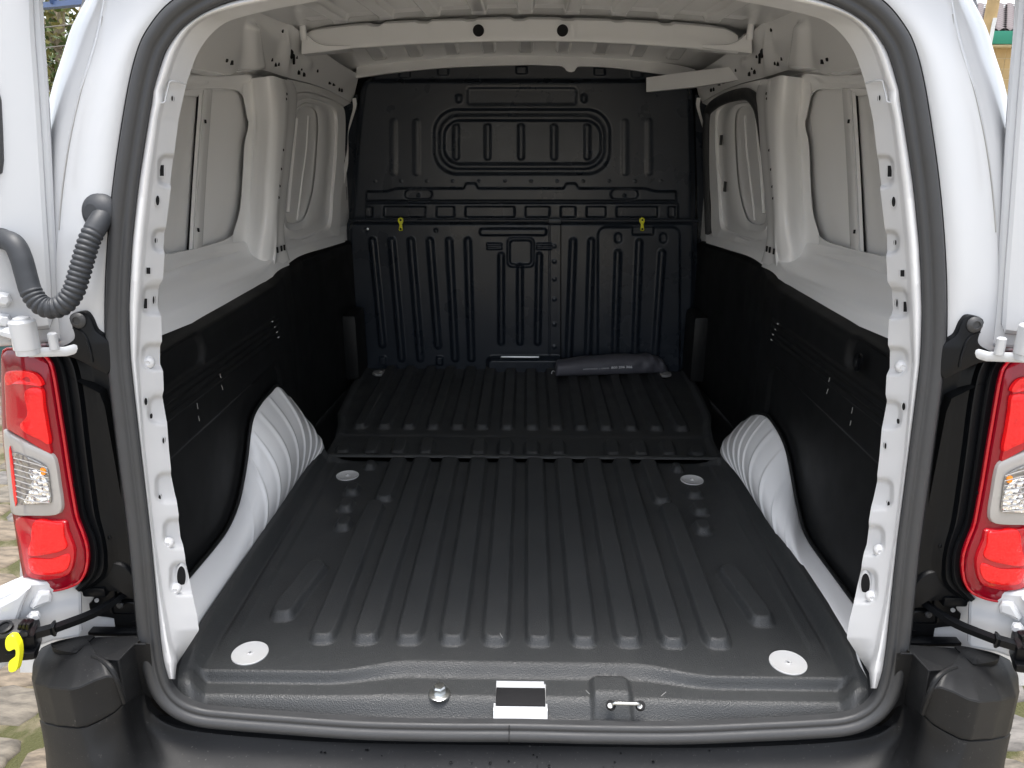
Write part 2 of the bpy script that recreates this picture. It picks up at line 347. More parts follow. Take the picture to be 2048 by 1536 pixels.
# house beyond the right door
TILE = mat('dark_roof_tile', (.075, .06, .062), .7, vary=.4, vscale=3, bump=('noise', 30, .5, .02))
WALLT = mat('ochre_tiled_wall', (.42, .30, .14), .5, vary=.25, vscale=2)
GREEN = mat('green_fascia', (.02, .20, .13), .5); CREAM = mat('cream_grout', (.55, .47, .3), .7)
hs_ = empty('tiled_house', (0, 0, 0)); HY = 16.0
e0 = one(PY, (1990, 67), HY); hs_.location = (e0[0], HY, GZ); H0 = A(hs_.location)
ez = e0[2]
boxm('wall', A((e0[0] + 1.5, HY + 2.6, (ez - .25 + GZ) / 2)) - H0, (6.4, 5.0, ez - .25 - GZ), CREAM, hs_, 0)
# wall tiles in view
for i in range(9):
    for j in range(16):
        boxm('wall_tile', A((e0[0] - .75 + i * .2, HY + .1, ez - .36 - j * .2)) - H0, (.185, .02, .185), WALLT, hs_, 0)
boxm('fascia', A((e0[0] + 1.5, HY - .25, ez - .1)) - H0, (7.4, .06, .24), GREEN, hs_, .01)
boxm('soffit', A((e0[0] + 1.5, HY - .02, ez - .245)) - H0, (7.3, .42, .03), CREAM, hs_, 0)
pk = one(PY, (1990, 15), HY + 2.2); apex = A((pk[0] + .1, HY + 2.4, pk[2] + .05))
c1, c2, c3, c4 = [A(v) for v in ((e0[0] - 2.2, HY - .28, ez), (e0[0] + 5.2, HY - .28, ez), (e0[0] + 5.2, HY + 5.4, ez), (e0[0] - 2.2, HY + 5.4, ez))]
r1_, r2_ = apex + (-1.6, 0, -.12), apex + (1.6, 0, -.0)
mk('roof', [v - H0 for v in (c1, c2, c3, c4, apex + (-.8, .0, -.08), apex + (.5, 0, 0))], [[0, 1, 5, 4], [1, 2, 5], [2, 3, 4, 5], [3, 0, 4]], TILE, hs_, False)
# roof tiles on the slope that faces the yard
sl = (apex - c1); rows_ = 13
tm = None
for j in range(rows_):
    f0 = j / rows_; zt = ez + (apex[2] - ez) * f0; yt = HY - .28 + (apex[1] - HY + .28) * f0
    for i in range(14):
        xt = e0[0] - 1.3 + i * .22 + (.11 if j % 2 else 0)
        xl = c1[0] + (apex[0] - .8 - c1[0]) * f0; xr = c2[0] + (apex[0] + .5 - c2[0]) * f0
        if xt < xl + .1 or xt > xr - .1: continue
        if tm is None:
            u = np.linspace(-1, 1, 7); Vt = []
            for v_ in (0, 1):
                for uu in u: Vt.append((uu * .105, v_ * .26, .05 * (1 - uu * uu) + v_ * .26 * (apex[2] - ez) / (apex[1] - HY + .28) + .02))
            tm = mk('roof_tile', Vt, gfaces(2, 7), TILE, hs_, True, 0); o = tm
        else: o = tm.copy(); COL.objects.link(o)
        o.location = A((xt, yt, zt)) - H0
tag(hs_, 'house with dark tiled hip roof, green fascia and ochre tiled wall', 'house')
POLEM = mat('weathered_pine', (.36, .26, .13), .8, vary=.35, vscale=6, bump=('noise', 18, .7, .01))
pb = one(PY, (1976, 60), 8.0)
tag(tube('utility_pole', [(pb[0] - .03, 8, GZ), (pb[0], 8, pb[2]), (pb[0] + .02, 8, 5.2)], [.066, .062, .05], POLEM, None, 16, ref=(1, .2, 0)), 'round timber utility pole in front of the tiled house', 'pole')
pc = one(PY, (1985, 60), 7.93)
tag(tube('conduit_pipe', [(pc[0] - .03, 7.93, GZ), (pc[0], 7.93, pc[2] - .0), (pc[0] + .003, 7.93, one(PY, (1990, 36), 7.93)[2])], .02, mat('pale_pipe', (.6, .62, .62), .4), None, 10, ref=(1, .2, 0)), 'slim pale pipe clipped to the timber pole', 'pipe')
tl = one(PZ, (0, 800), GZ)
gt = empty('teal_gate', (tl[0] - .2, tl[1] + .2, GZ)); TEAL = mat('teal_paint', (.05, .12, .12), .5, vary=.2)
boxm('panel', (-.35, 0, .5), (1.2, .04, .9), TEAL, gt, .01); boxm('post', (.3, 0, .55), (.08, .08, 1.1), TEAL, gt, .01); boxm('rail', (-.35, -.04, .9), (1.2, .05, .08), TEAL, gt, .01)
tag(gt, 'dull teal metal gate panel standing on the cobbles behind the tail lamp', 'gate')

# ================================================================== THE VAN
van = empty('panel_van', (0, 0, GZ))
tag(van, 'white panel van with both rear doors open onto a black lined cargo bay', 'van')
PO = np.array([0, 0, -GZ])
_mk = mk
def mk(name, V, Fc, mat, parent=None, smooth=True, ang=40, flip=False):
    # everything below belongs to the van: shift from world metres into the van's frame
    if parent is not None and parent is not BAG[0]:
        V = A(V) + PO
    return _mk(name, V, Fc, mat, parent, smooth, ang, flip)
BAG = [object()]

# ------------------------------------------------------------------ rear floor mat
RIBX = [-.385, -.301, -.217, -.132, -.049, .036, .122, .208, .294, .38]
nx, ny = 440, 300
Ys = np.linspace(.045, 1.042, ny)
xe = np.interp(Ys, [.04, .1, .2, .5, 1.0, 1.05], [.60, .618, .622, .618, .614, .612])
U_ = np.linspace(-1, 1, nx)
Xg = U_[:, None] * xe[None]; Yg = np.broadcast_to(Ys, Xg.shape).copy()
def ribs_h(x, y, lst):
    h = 0. * x
    for (x0, y0, x1, y1, hw, hh, soft) in lst:
        d = np.where(y < y0, (np.abs(x - x0) ** 3.2 + np.abs((y - y0) * .60) ** 3.2) ** (1 / 3.2), sd_caps(x, y, x0, y0, x1, y1)); h = np.maximum(h, hh * sstep(hw, hw - soft, d))
    return h
rl = []
for i, x in enumerate(RIBX):
    y1 = 1.1 if 0 < i < 9 else .74
    rl.append((x, .236, x * (1.0 if 0 < i < 9 else 1.005), y1, .030, .0165, .0105))
for s in (-1, 1):
    rl.append((s * .372, .82, s * .372, 1.1, .028, .015, .011))
    rl.append((s * .485, .305, s * .462, .445, .030, .018, .012))
    for x, y in ((.447, .645), (.462, .742), (.466, .835), (.449, .992)): rl.append((s * x, y + .012, s * x, y + .018, .025 if y < .9 else .020, .016, .012))
Zg = ribs_h(Xg, Yg, rl)
ax = np.abs(Xg)
Zg += .004 * sstep(.545, .555, ax) * sstep(.17, .22, Yg) - .004 * sstep(.575, .583, ax)* sstep(.17, .22, Yg)
edge = xe[None] - ax
Zg += .034 * sstep(.040, .012, edge) * sstep(.07, .16, Yg) + .012 * sstep(.05, .012, edge) * sstep(.16, .07, Yg)
Zg += .012 * sstep(1.02, 1.045, Yg) * sstep(.5, .58, ax)
# sill steps down to the seal
a = np.clip(sstep(.20, .36, ax), 0, 1)
y1t = .150 - .035 * a; y1b = .120 - .018 * a; y2t = .082 - .006 * a; y2b = .040
Zg -= .019 * sstep(y1t, y1b, Yg) * sstep(.0, .03, edge - .02) + .030 * sstep(y2t, y2b, Yg)
# raised boss for the striker
bd = sd_box(Xg, Yg, .163, .075, .036, .05, .014); Zg += .014 * sstep(.004, -.008, bd) * sstep(.03, .06, Yg)
mask_latch = (np.abs(Xg - .001) < .0455) & (Yg < .1205) & (Yg > .03)
G = np.stack([Xg, Yg, Zg], -1)
FC = gfaces(nx, ny); keep = ~np.all(mask_latch.reshape(-1)[FC], axis=1)
floor = mk('floor_mat', G.reshape(-1, 3), FC[keep], MATPL, van, True, 0)
floor['label'] = 'black grained load floor mat with long raised ribs'
def disc(p, r, nrm=(0, 0, 1), m=DISC, par=floor, nm='cover_disc'):
    return lathe(nm, ((r, -.006), (r, .0008), (r * .97, .0016), (r * .93, .0008), (r * .2, .0004), (r * .14, .0022), (r * .09, .0018), (r*.08, -.001), (.0005, -.001)), p, nrm, m, par, 40)
for p in ((500, 1306), (1576, 1325)): disc(one(PZ, p, .001), .034)
for p in ((695, 951), (1384, 960)): disc(one(PZ, p, .001), .032)
for (xa, ya), (xb, yb) in (((632, 1128), (640, 1120)), ((1000, 1266), (1005, 1276)), ((1172, 1381), (1180, 1389)), ((1206, 1368), (1208, 1384)), ((1322, 1392), (1332, 1384)), ((1478, 1158), (1480, 1166)), ((700, 1195), (704, 1190))):
    za = .0172 if 980 < xa < 1010 else (-.0185 if ya > 1360 else .0008)
    tube('scuff', [one(PZ, (xa, ya), za), one(PZ, (xb, yb), za)], .0006, GREYM, floor, 4)
# bolt
bc = one(PZ, (879, 1388), -.018)
lathe('washer', ((.020, -.002), (.020, .002), (.017, .0035), (.006, .004)), bc, (0, 0, 1), STEEL, floor, 28)
lathe('bolt_head', ((.0115, .004), (.0115, .015), (.0095, .018), (.004, .0185)), bc, (0, 0, 1), STEEL, floor, 6, ang=20)
# latch plate in its cut-out
LW = .0455
def quad_strip(nm, x0, x1, yz, m, par, n=6, th=.0):
    xs = np.linspace(x0, x1, n); Gq = np.stack([np.stack([np.full(len(yz), x), A(yz)[:, 0], A(yz)[:, 1]], 1) for x in xs])
    return grid(nm, Gq, m, par)
quad_strip('latch_plate', -LW - .001, LW + .003, [(.128, -.032), (.119, -.0195), (.112, -.0205), (.098, -.023), (.060, -.027), (.052, -.030), (.040, -.050), (.02, -.058)], PAINT_DIM, floor)
boxm('latch_slot', (.001, .0825, -.0240), (.0885, .041, .003), DARK, floor, .001, rot=(math.atan(.004 / .038), 0, 0))
# striker loop
sp = [one(PZ, (1222, 1410), -.006), one(PZ, (1281, 1411), -.006)]
for q in sp: lathe('striker_hole', ((.0085, -.004), (.0085, .001), (.0070, .0015), (.0005, .0015)), q + (0, 0, .0), (0, -.5, 1), DARK, floor, 20)
for q in sp: lathe('striker_socket', ((.0042, -.002), (.0042, .0020), (.0005, .0022)), q + (-.002, -.003, .0004), (0, -.5, 1), DISC, floor, 16)
tube('striker_loop', cr([sp[0] + (.001, .0, -.005), sp[0] + (.004, -.004, .007), sp[0] + (.012, -.006, .009), sp[1] + (-.012, -.006, .009), sp[1] + (-.004, -.004, .007), sp[1] + (-.001, 0, -.005)], 30), .0033, STEEL, floor, 10)

# ------------------------------------------------------------------ front floor mat
nx, ny = 400, 230
Ys = np.linspace(1.046, 1.975, ny)
xe = np.interp(Ys, [1.046, 1.12, 1.2, 1.3, 1.4, 1.7, 1.98], [.60, .597, .60, .615, .64, .66, .665])
Xg = np.linspace(-1, 1, nx)[:, None] * xe[None]; Yg = np.broadcast_to(Ys, Xg.shape).copy()
rl = [(x, 1.320, x * 1.005, 1.93, .0265, .0165, .010) for x in (-.541, -.46, -.379, -.298, -.217, -.136, -.054, .028, .109, .190, .272, .354, .436, .52)]
rl += [(x, 1.110, x * 1.01, 1.17 if abs(abs(x) - .54) > .03 else 1.12, .027, .0155, .011) for x in (-.55, -.465, -.38, -.297, -.136, -.055, .027, .107, .274, .358, .443, .528)]
Zg = ribs_h(Xg, Yg, rl) + .003 * sstep(1.225, 1.245, Yg) + .003
edge = xe[None] - np.abs(Xg); Zg += .008 * sstep(.03, .008, edge)
Zg = np.maximum(Zg, .0175 * sstep(1.080, 1.062, Yg)); Zg[:, 0] -= .006
fmat = grid('front_floor_mat', np.stack([Xg, Yg, Zg], -1), MATPL, van, ang=0)
for p, sgn in (((762, 746), 1), ((1326, 748), -1)):
    c = one(PZ, p, .016)
    lathe('anchor_plate', ((.034, -.004), (.034, .004), (.028, .006), (.008, .006), (.006, .003), (.0005, .003)), c, (0, 0, 1), GREYM, fmat, 8)

# ------------------------------------------------------------------ sub-floor and dark backing behind everything
grid('under_floor', np.stack(np.meshgrid(np.linspace(-.78, .78, 6), np.linspace(.22, 2.1, 6), indexing='ij') + [np.full((6, 6), -.02)], -1), LINER, van)
boxm('cab_partition', (0, 2.14, .6), (1.7, .04, 1.5), DARK, van, .01)

sx = [(-.85, -.12), (-.86, .2), (-.87, .6), (-.855, .9), (-.82, 1.1), (-.74, 1.25), (-.6, 1.3), (0, 1.335)]
sx = A(sx + [(-x, z) for x, z in sx[-2::-1]]); sx = cr(sx, 60)
grid('outer_shell', np.stack([np.stack([sx[:, 0], np.full(60, yv), sx[:, 1]], 1) for yv in (.47, 1.0, 1.6, 2.2)]), PAINT_DIM, van)
grid('rear_roof_skin', np.stack([np.stack([np.linspace(-.62, .62, 40), np.full(40, yv), zz - .11 * np.linspace(-.62, .62, 40) ** 2], 1) for yv, zz in ((.155, 1.19), (.17, 1.25), (.25, 1.30), (.5, 1.335))]), PAINT_DIM, van)
boxm('underbody', (0, 1.1, -.2), (1.60, 1.98, .24), DARK, van, .02)

# ------------------------------------------------------------------ bulkhead
def bulk_edges(y):
    yl = [120, 150, 162, 180, 230, 330, 450, 600, 700, 722, 735]
    return (np.interp(y, yl, [775, 738, 727, 720, 713, 703, 695, 694, 700, 708, 722]), np.interp(y, yl, [1320, 1362, 1380, 1387, 1389, 1392, 1393, 1391, 1386, 1380, 1368]))
def bulk_grid(name, ya, yb, featf, nu=260, nv=160, xa=None, xb=None, rim=.02, base=0., topround=False):
    ys = np.linspace(ya, yb, nv); L_, R_ = bulk_edges(ys)
    if xa is not None: L_ = np.full(nv, float(xa))
    if xb is not None: R_ = np.full(nv, float(xb))
    u = np.linspace(0, 1, nu)[:, None]; px = L_[None] + (R_ - L_)[None] * u; py = np.broadcast_to(ys, px.shape)
    h = featf(px, py) + base
    d = np.minimum(px - L_[None], R_[None] - px)
    if xa is None: h = h - rim * sstep(14, 0, px - L_[None]) 
    if xb is None: h = h - rim * sstep(14, 0, R_[None] - px)
    if topround: h = h - .02 * sstep(9, 0, py - ya)
    P = PY(np.stack([px.ravel(), py.ravel()], 1), 1.98).reshape(nu, nv, 3); P[..., 1] -= h
    return grid(name, P, BULK, van, ang=0)
cap = lambda x, y, x0, y0, x1, y1, hw, h, s=4.: h * sstep(hw, hw - s, sd_caps(x, y, x0, y0, x1, y1))
box = lambda x, y, x0, y0, x1, y1, r, h, s=3.: h * sstep(s / 2, -s / 2, sd_box(x, y, (x0 + x1) / 2, (y0 + y1) / 2, (x1 - x0) / 2, (y1 - y0) / 2, r))
def up_feat(x, y):
    h = 0. * x
    h -= box(x, y, 868, 219, 1220, 348, 46, .011, 8); h += box(x, y, 879, 230, 1209, 338, 40, .006, 7); h -= box(x, y, 888, 241, 1202, 328, 32, .010, 8)
    for c in (912, 975, 1042, 1108, 1175): h += cap(x, y, c, 254, c, 314, 9, .007, 7)
    for c in (787, 833, 1250, 1298): h += cap(x, y, c, 244, c, 345, 9, .0035, 7)
    h -= box(x, y, 935, 176, 1152, 209, 6, .005, 8)
    for c in (918, 1168): h += cap(x, y, c, 195, c, 200, 9, .007, 8)
    lw = 376 + 6 * sstep(1285, 1315, x) + 6 * sstep(800, 770, x) - 10 * (sstep(926, 934, x) - sstep(950, 958, x)) - 10 * (sstep(1126, 1134, x) - sstep(1150, 1158, x))
    band = sstep(lw - 2, lw + 3, y) * sstep(403, 399, y) * sstep(732, 736, x) * sstep(1353, 1349, x); h += .016 * band
    for c in (838, 1248): h -= box(x, y, c - 27, 378, c + 27, 398, 10, .010, 4); h += cap(x, y, c, 390, c, 391, 4, .006, 3)
    fr_ = sstep(404, 408, y) * sstep(731, 735, x) * sstep(1357, 1353, x); h += .010 * fr_
    ed = [735, 757, 862, 920, 1040, 1110, 1162, 1222, 1325, 1350]
    for k in range(9): h -= box(x, y, ed[k] + (11 if k else 0), 413, ed[k + 1] - (11 if k < 8 else 0), 434, 3, .013, 3)
    h -= .022 * sstep(167, 156, y)
    for c, yy in ((808, 148), (885, 143), (1043, 140), (1200, 143), (1275, 147)): h += box(x, y, c - 11, yy - 8, c + 11, yy + 7, 3, .008, 3)
    for k in range(12): h += cap(x, y, 750 + k * 52, 362, 750.1 + k * 52, 362, 4, .0025, 3)
    return h
bulk = bulk_grid('bulkhead', 118, 446, up_feat, 340, 230)
bulk['label'] = 'black pressed steel bulkhead with blanked window'
def lowl(x, y):
    h = 0. * x
    for t, b, y1 in ((748, 768, 684), (786, 806, 712), (824, 843, 712), (862, 878, 686), (900, 912, 712), (937, 944, 712)): h += cap(x, y, t, 479, b, y1, 9.5, .013, 8)
    for c, y0 in ((1003, 508), (1040, 530), (1078, 508)): h += cap(x, y, c, y0, c + (c > 1040) * -3, 680, 8.5, .013, 7)
    h += box(x, y, 961, 455, 1092, 468, 5, .015, 5)
    h += box(x, y, 1015, 473, 1068, 531, 10, .007, 4); h -= box(x, y, 1020, 478, 1063, 526, 8, .009, 5)
    for c in (990, 1088):
        for yy in (486.5, 494): h += cap(x, y, c - 13, yy, c + 12, yy, 4, .008, 3)
    h += box(x, y, 976, 710, 1125, 745, 10, .034, 8)
    h -= .012 * sstep(1103, 1100, x) * 0
    for c in (768, 881): h += box(x, y, c - 6, 709, c + 6, 725, 2, .012, 3)
    for c, yy in ((734, 458), (873, 459)): h -= cap(x, y, c, yy, c + .1, yy, 5, .006, 3)
    h -= box(x, y, 1098, 446, 1099.5, 712, 1, .004, 2)
    for yy in (490, 520, 555, 595, 645, 690): h += cap(x, y, 1108, yy, 1108.1, yy, 5, .003, 3)
    return h
def lowr(x, y):
    h = 0. * x
    for t, b, y0, y1 in ((1145, 1136, 480, 716), (1181, 1174, 480, 716)): h += cap(x, y, t, y0, b, y1, 9.5, .013, 8)
    h += box(x, y, 1194, 452, 1356, 760, 16, .012, 6)
    for t, b, y0 in ((1233, 1226, 502), (1275, 1266, 481), (1320, 1306, 502)): h += cap(x, y, t, y0, b, 716, 9.5, .012, 8)
    for c in (1234, 1323): h -= cap(x, y, c, 470, c, 476, 9, .008, 5)
    h -= box(x, y, 1262, 452, 1304, 467, 3, .016, 4)
    return h
bl = bulk_grid('bulkhead_lower_panel', 440, 742, lowl, 300, 200, xb=1120, base=.03, topround=True)
br = bulk_grid('bulkhead_seat_panel', 440, 742, lowr, 200, 200, xa=1122, base=.033, topround=True)
tube('bulkhead_rod', [one(PY, (697, 441), 1.945), one(PY, (790, 441), 1.945), one(PY, (1100, 441), 1.94), one(PY, (1395, 441), 1.945)], .006, BULK, bulk, 8)
boxm('rod_clamp', one(PY, (1110, 442), 1.938), (.05, .02, .018), BULK, bulk, .004)
for p in ((801, 448), (1284, 448)):
    yv = 1.925; O = [(p[0] - 5, p[1] - 11), (p[0], p[1] - 14), (p[0] + 5, p[1] - 11), (p[0] + 5.5, p[1] - 5), (p[0] + 3, p[1] + 1), (p[0] + 4.5, p[1] + 12), (p[0] + 3, p[1] + 14), (p[0] - 2, p[1] + 14), (p[0] - 3.5, p[1] + 12), (p[0] - 2, p[1] + 1), (p[0] - 5.5, p[1] - 5)]
    t = pillow('release_tab', PY(O, yv), (0, -1, .1), YELLOW, bulk, skirt=.006, prof=((1, 0), (.92, .003), (.5, .004), (0, .004)))
    for dy in (-8, 10): lathe('tab_hole', ((.0042, .002), (.0042, .0048), (.0003, .005)), one(PY, (p[0] + .5, p[1] + dy), yv), (0, -1, .1), DARK, bulk, 12)
for p in ((735, 458), (1321, 488), (1234, 490)): lathe('clip', ((.005, 0), (.005, .003), (.001, .004)), one(PY, p, 1.945), (0, -1, 0), PRINT if p[0] == 1321 else STEEL, bulk, 12)
boxm('seat_hook', one(PY, (1040, 714), 1.905), (.155, .012, .008), STEEL, bl, .003)

# ------------------------------------------------------------------ rubber seal round the opening
SEAL = [(1040, -80), (800, -75), (620, -58), (510, -40), (440, -20), (393, 2), (350, 33), (322, 67), (303, 101), (286, 160), (271, 240), (252, 365), (239.5, 490), (234, 615), (237, 720), (257, 892), (278, 1064), (290, 1193), (298, 1279), (308, 1343), (325, 1385), (355, 1415), (400, 1433), (470, 1441), (560, 1448), (720, 1459), (880, 1463), (1041, 1464)]
SL = PR(SEAL); SL[0, 0] = 0; SL[-1, 0] = 0
full = np.vstack([SL, (SL[1:-1] * A((-1, 1, 1)))[::-1]])
path = cr(full, 520, closed=True)
NR = A((0, -1, LEAN)); NR /= np.linalg.norm(NR)
def arc(cx, cy, r, a0, a1, n): return [(cx + r * math.cos(rad(a)), cy + r * math.sin(rad(a))) for a in np.linspace(a0, a1, n)]
# u<0 is outward for this winding (checked by the sign below)
sgn = np.sign(np.dot(np.cross(tangents(path, True)[260], NR), path[260] - path.mean(0)))
prof = [(.0185, -.012), (.0185, .002), (.0176, .004), (.0166, .002), (.0156, .004), (.0146, .0026)] + arc(.0042, .0030, .0108, 18, 158, 12) + arc(-.0112, .0006, .0066, 60, 200, 9) + [(-.0175, -.012)]
prof = A(prof)[::-1] * A((sgn, 1))
seal = sweep('rubber_seal', path, prof, NR, RUBBER, van)
seal['label'] = 'black double bulb rubber seal round the rear opening'
jb = SL[-1]; tube('seal_joint', [jb + A((-.018, 0, 0)) + k for k in (A((0, -.004, .018)), A((0, -.0105, .013)), A((0, -.0095, .008)), A((0, -.0165, -.003)), A((0, -.0135, -.012)), A((0, -.0065, -.019)))], .0007, DARK, seal, 6)

# ------------------------------------------------------------------ white inner pillar frame of the opening
ROWS = [((1040, -52), (1040, -40), (1040, -24)), ((850, -48), (850, -36), (850, -20)), ((700, -38), (700, -26), (700, -9)), ((600, -26), (605, -12), (619, 5)),
        ((525, -9), (540, 4), (565, 15)), ((464, 2), (490, 14), (527, 23)), ((420, 18), (440, 27), (487, 33)), ((387, 36), (405, 42), (450, 46)), ((356, 62), (378, 66), (419, 72)), ((330, 100), (356, 106), (394, 109)), ((309, 160), (337, 161), (374, 164))]
yk = [205, 240, 365, 490, 615, 720, 892, 1064, 1193, 1279, 1322, 1360]
f0 = lambda y: np.interp(y, yk, [301, 295, 275, 261, 255, 260, 280, 300, 312, 320, 326, 338])
f1 = lambda y: np.interp(y, yk, [329, 321, 305, 292, 283, 277, 289, 308, 326, 343, 354, 350])
jag = [(180, 370), (240, 357), (312, 348), (318, 346), (368, 340), (374, 342), (455, 332), (462, 328.5), (500, 327), (506, 329), (558, 326), (572, 318), (612, 315), (624, 318), (632, 322.5), (682, 324), (692, 320), (728, 320), (742, 326), (780, 327.5), (792, 324.5), (830, 331), (845, 334), (900, 338), (938, 342), (948, 341.5), (985, 349), (1000, 353), (1030, 357.5), (1040, 357), (1075, 361), (1090, 366), (1112, 370), (1124, 371), (1150, 377), (1165, 380), (1190, 385), (1230, 394), (1260, 398), (1300, 372), (1322, 357.5), (1345, 345), (1360, 341)]
f2 = lambda y: np.interp(y, [j[0] for j in jag], [j[1] for j in jag])
yy_ = np.linspace(182, 1358, 330)
R0 = np.vstack([cr([r[0] for r in ROWS], 90, by='par'), np.stack([f0(yy_), yy_], 1)])
R1 = np.vstack([cr([r[1] for r in ROWS], 90, by='par'), np.stack([f1(yy_), yy_], 1)])
R2 = np.vstack([cr([r[2] for r in ROWS], 90, by='par'), np.stack([f2(yy_), yy_], 1)])
W0, W1 = 6, 22
wts = [np.array([(1 - t), t, 0]) for t in np.linspace(0, 1, W0)] + [np.array([0, 1 - t, t]) for t in np.linspace(0, 1, W1)[1:]]
POCK = [(318, 312, 372), (306, 460, 503), (285, 574, 628), (286, 690, 738), (298, 794, 846), (313, 948, 1004), (329, 1040, 1094), (342, 1126, 1188)]
def frame_disp(px, py):
    h = 0. * px
    for x0, ya, yb in POCK:
        h += .010 * sstep(5, -5, sd_box(px, py, x0 + 40, (ya + yb) / 2, 40, (yb - ya) / 2, 16))
    h -= .006 * sstep(3, -3, sd_box(px, py, 326 + 30, 905, 20, 40, 2)) * 0
    return h
PIL = []
for wv in wts:
    px = wv[0] * R0 + wv[1] * R1 + wv[2] * R2
    tt = wv[1] + wv[2]
    off = .008 + .013 * (1 - wv[0]) ** 2 * (wv[1] + wv[2]) + .045 * wv[2]
    # rounded nose between seal and flange
    nose = -.010 * math.sin(math.pi * min(1, wv[1])) if wv[2] == 0 else 0
    d = frame_disp(px[:, 0], px[:, 1]) * (wv[2] > 0) * min(1, wv[2] * 6)
    PIL.append(PR(px, off + nose + d))
FG = np.stack(PIL)
HOLES = [(324, 341, 4.2, 11, 'r'), (315.5, 401, 4, 10, 'e'), (310.5, 481, 2.2, 5, 'e'), (297, 541.5, 4.2, 6.5, 'r'), (290.5, 607, 4.3, 10, 'r'), (307.5, 600, 2, 8, 'e'), (344.5, 197, 2, 5.5, 'e'), (292, 803, 3.4, 7.5, 'e'), (301, 833, 2.1, 5, 'e'), (327, 881, 2.1, 6, 'e'), (319.5, 995, 2.5, 5.5, 'e'), (363, 1153, 9, 21, 'e')]
def frame_pt(px, py):
    """point and surface offset on the flange"""
    u = np.clip((px - f1(py)) / (f2(py) - f1(py)), 0, 1)
    off = .008 + .013 + .045 * u + frame_disp(np.array([px]), np.array([py]))[0]
    return off
for fl in (False, True):
    fr_o = grid('pillar_frame', FG, PAINT_MID, van, ang=55, flip=fl)
    for (px, py, hw, hh, k) in HOLES:
        O2 = rrect(px, py, hw, hh, .8, 3) if k == 'r' else A([(px + hw * math.cos(a), py + hh * math.sin(a)) for a in np.linspace(0, 2 * math.pi, 20, endpoint=False)])
        off = frame_pt(px, py)
        du = (frame_pt(px + 2, py) - frame_pt(px - 2, py)) / 4; offs = off + du * (O2[:, 0] - px) - .0022
        O3 = PR(O2, offs)
        pillow('hole', O3, NR, DARK, fr_o, prof=((1, 0), (.9, .0003), (0, .0003)), skirt=.004, flip=fl)
        O4 = c_ = O3.mean(0) + (O3 - O3.mean(0)) * 1.0
        V = np.concatenate([O3 + NR * .0006, c_ + NR * .0006 + (O3 - O3.mean(0)) * .22 + A((.0, 0, -.0003)), O3.mean(0) + (O3 - O3.mean(0)) * 1.25 - NR * .002]); n_ = len(O3)
        mk('hole_rim', V, gfaces(3, n_, False, True), PAINT_MID, fr_o, True, 40, fl)
    for (px, py, r) in ((296, 725, .0095), (335, 1087, .0095), (350, 1178, .0095)):
        c = one(PR, (px, py), frame_pt(px, py) - .001)
        lathe('screw_cap', ((r * 1.15, -.002), (r * 1.1, .001), (r, .003), (r * .8, .0055), (r * .4, .007), (r * .25, .0055), (.0003, .0055)), c, NR + A((.35, 0, 0)), PAINT_MID, fr_o, 20, flip=fl)
    # overlap seam of the two pressings near the top corner
    sm = PR([(296.5, 206), (317, 207), (329, 204), (331, 195), (337, 172), (340, 163), (352, 163), (371, 168)], [.004, .006, .012, .014, .017, .018, .026, .05])
    tube('panel_seam', cr(sm, 40), .0013, PAINT_DIM, fr_o, 6, flip=fl)

# ------------------------------------------------------------------ outer body round the opening
yb_ = [-60, -20, 20, 60, 110, 180, 290, 430, 560, 650, 700]
so = [395, 372, 338, 304, 276, 257, 238, 223, 213, 212, 218]
cc = [228, 214, 206, 198, 184, 162, 138, 120, 113, 118, 122]
sh = [205, 186, 163, 143, 127, 105, 80, 58, 42, 30, 28]
nb = 60
yq = np.linspace(-60, 760, nb)
S0 = cr(np.stack([so, yb_], 1), nb, by='par'); S2 = cr(np.stack([cc, yb_], 1), nb, by='par'); S3 = cr(np.stack([sh, yb_], 1), nb, by='par')
mixp = lambda a, b, t: a * (1 - t) + b * t
rails = [PR(mixp(S0, S2, -.18), .030), PR(mixp(S0, S2, -.05), .006), PR(mixp(S0, S2, .12), -.002), PR(mixp(S0, S2, .4), -.004), PR(mixp(S0, S2, .8), .006), PR(S2, .016), PR(mixp(S2, S3, .06), .024), PR(mixp(S2, S3, .45), .036), PR(mixp(S2, S3, .8), .062), PR(S3, .11)]
last = rails[-1]; rails.append(last + A((-.03, .12, 0.))); rails.append(last + A((-.075, .55, .02))); rails.append(last + A((-.085, 1.6, .03)))
BGd = np.stack(rails)
for fl in (False, True):
    q = loft(rails, 60); bo = grid('body_corner', q, PAINT_DIM, van, ang=60, flip=fl)
    tube('panel_crease', cr(PR(cr([(205, 33), (203, 60), (198, 76), (178, 140), (162, 185), (150, 235), (138, 292), (126, 370), (118, 460)], 60), .0150), 60), .0011, GREYM, bo, 6, flip=fl)
    bc_ = one(PR, (142 + 0, 508), .02)
    lathe('body_plug', ((.021, -.004), (.020, .002), (.017, .004), (.012, .0045), (.0005, .0045)), bc_, NR + A((-.3, 0, 0)), PAINT_DIM, bo, 28, flip=fl)
    # lower body below the lamp
    px_ = np.linspace(40, 330, 30); py_ = np.linspace(1120, 1345, 12)
    g_ = np.stack(np.meshgrid(px_, py_, indexing='ij'), -1).reshape(-1, 2)
    dd = np.where(g_[:, 1] > 1252, -.006, .0) + sstep(120, 40, g_[:, 0]) * .05
    grid('body_lower_panel', PR(g_, .055 + dd).reshape(30, 12, 3), PAINT_DIM, van, flip=fl)

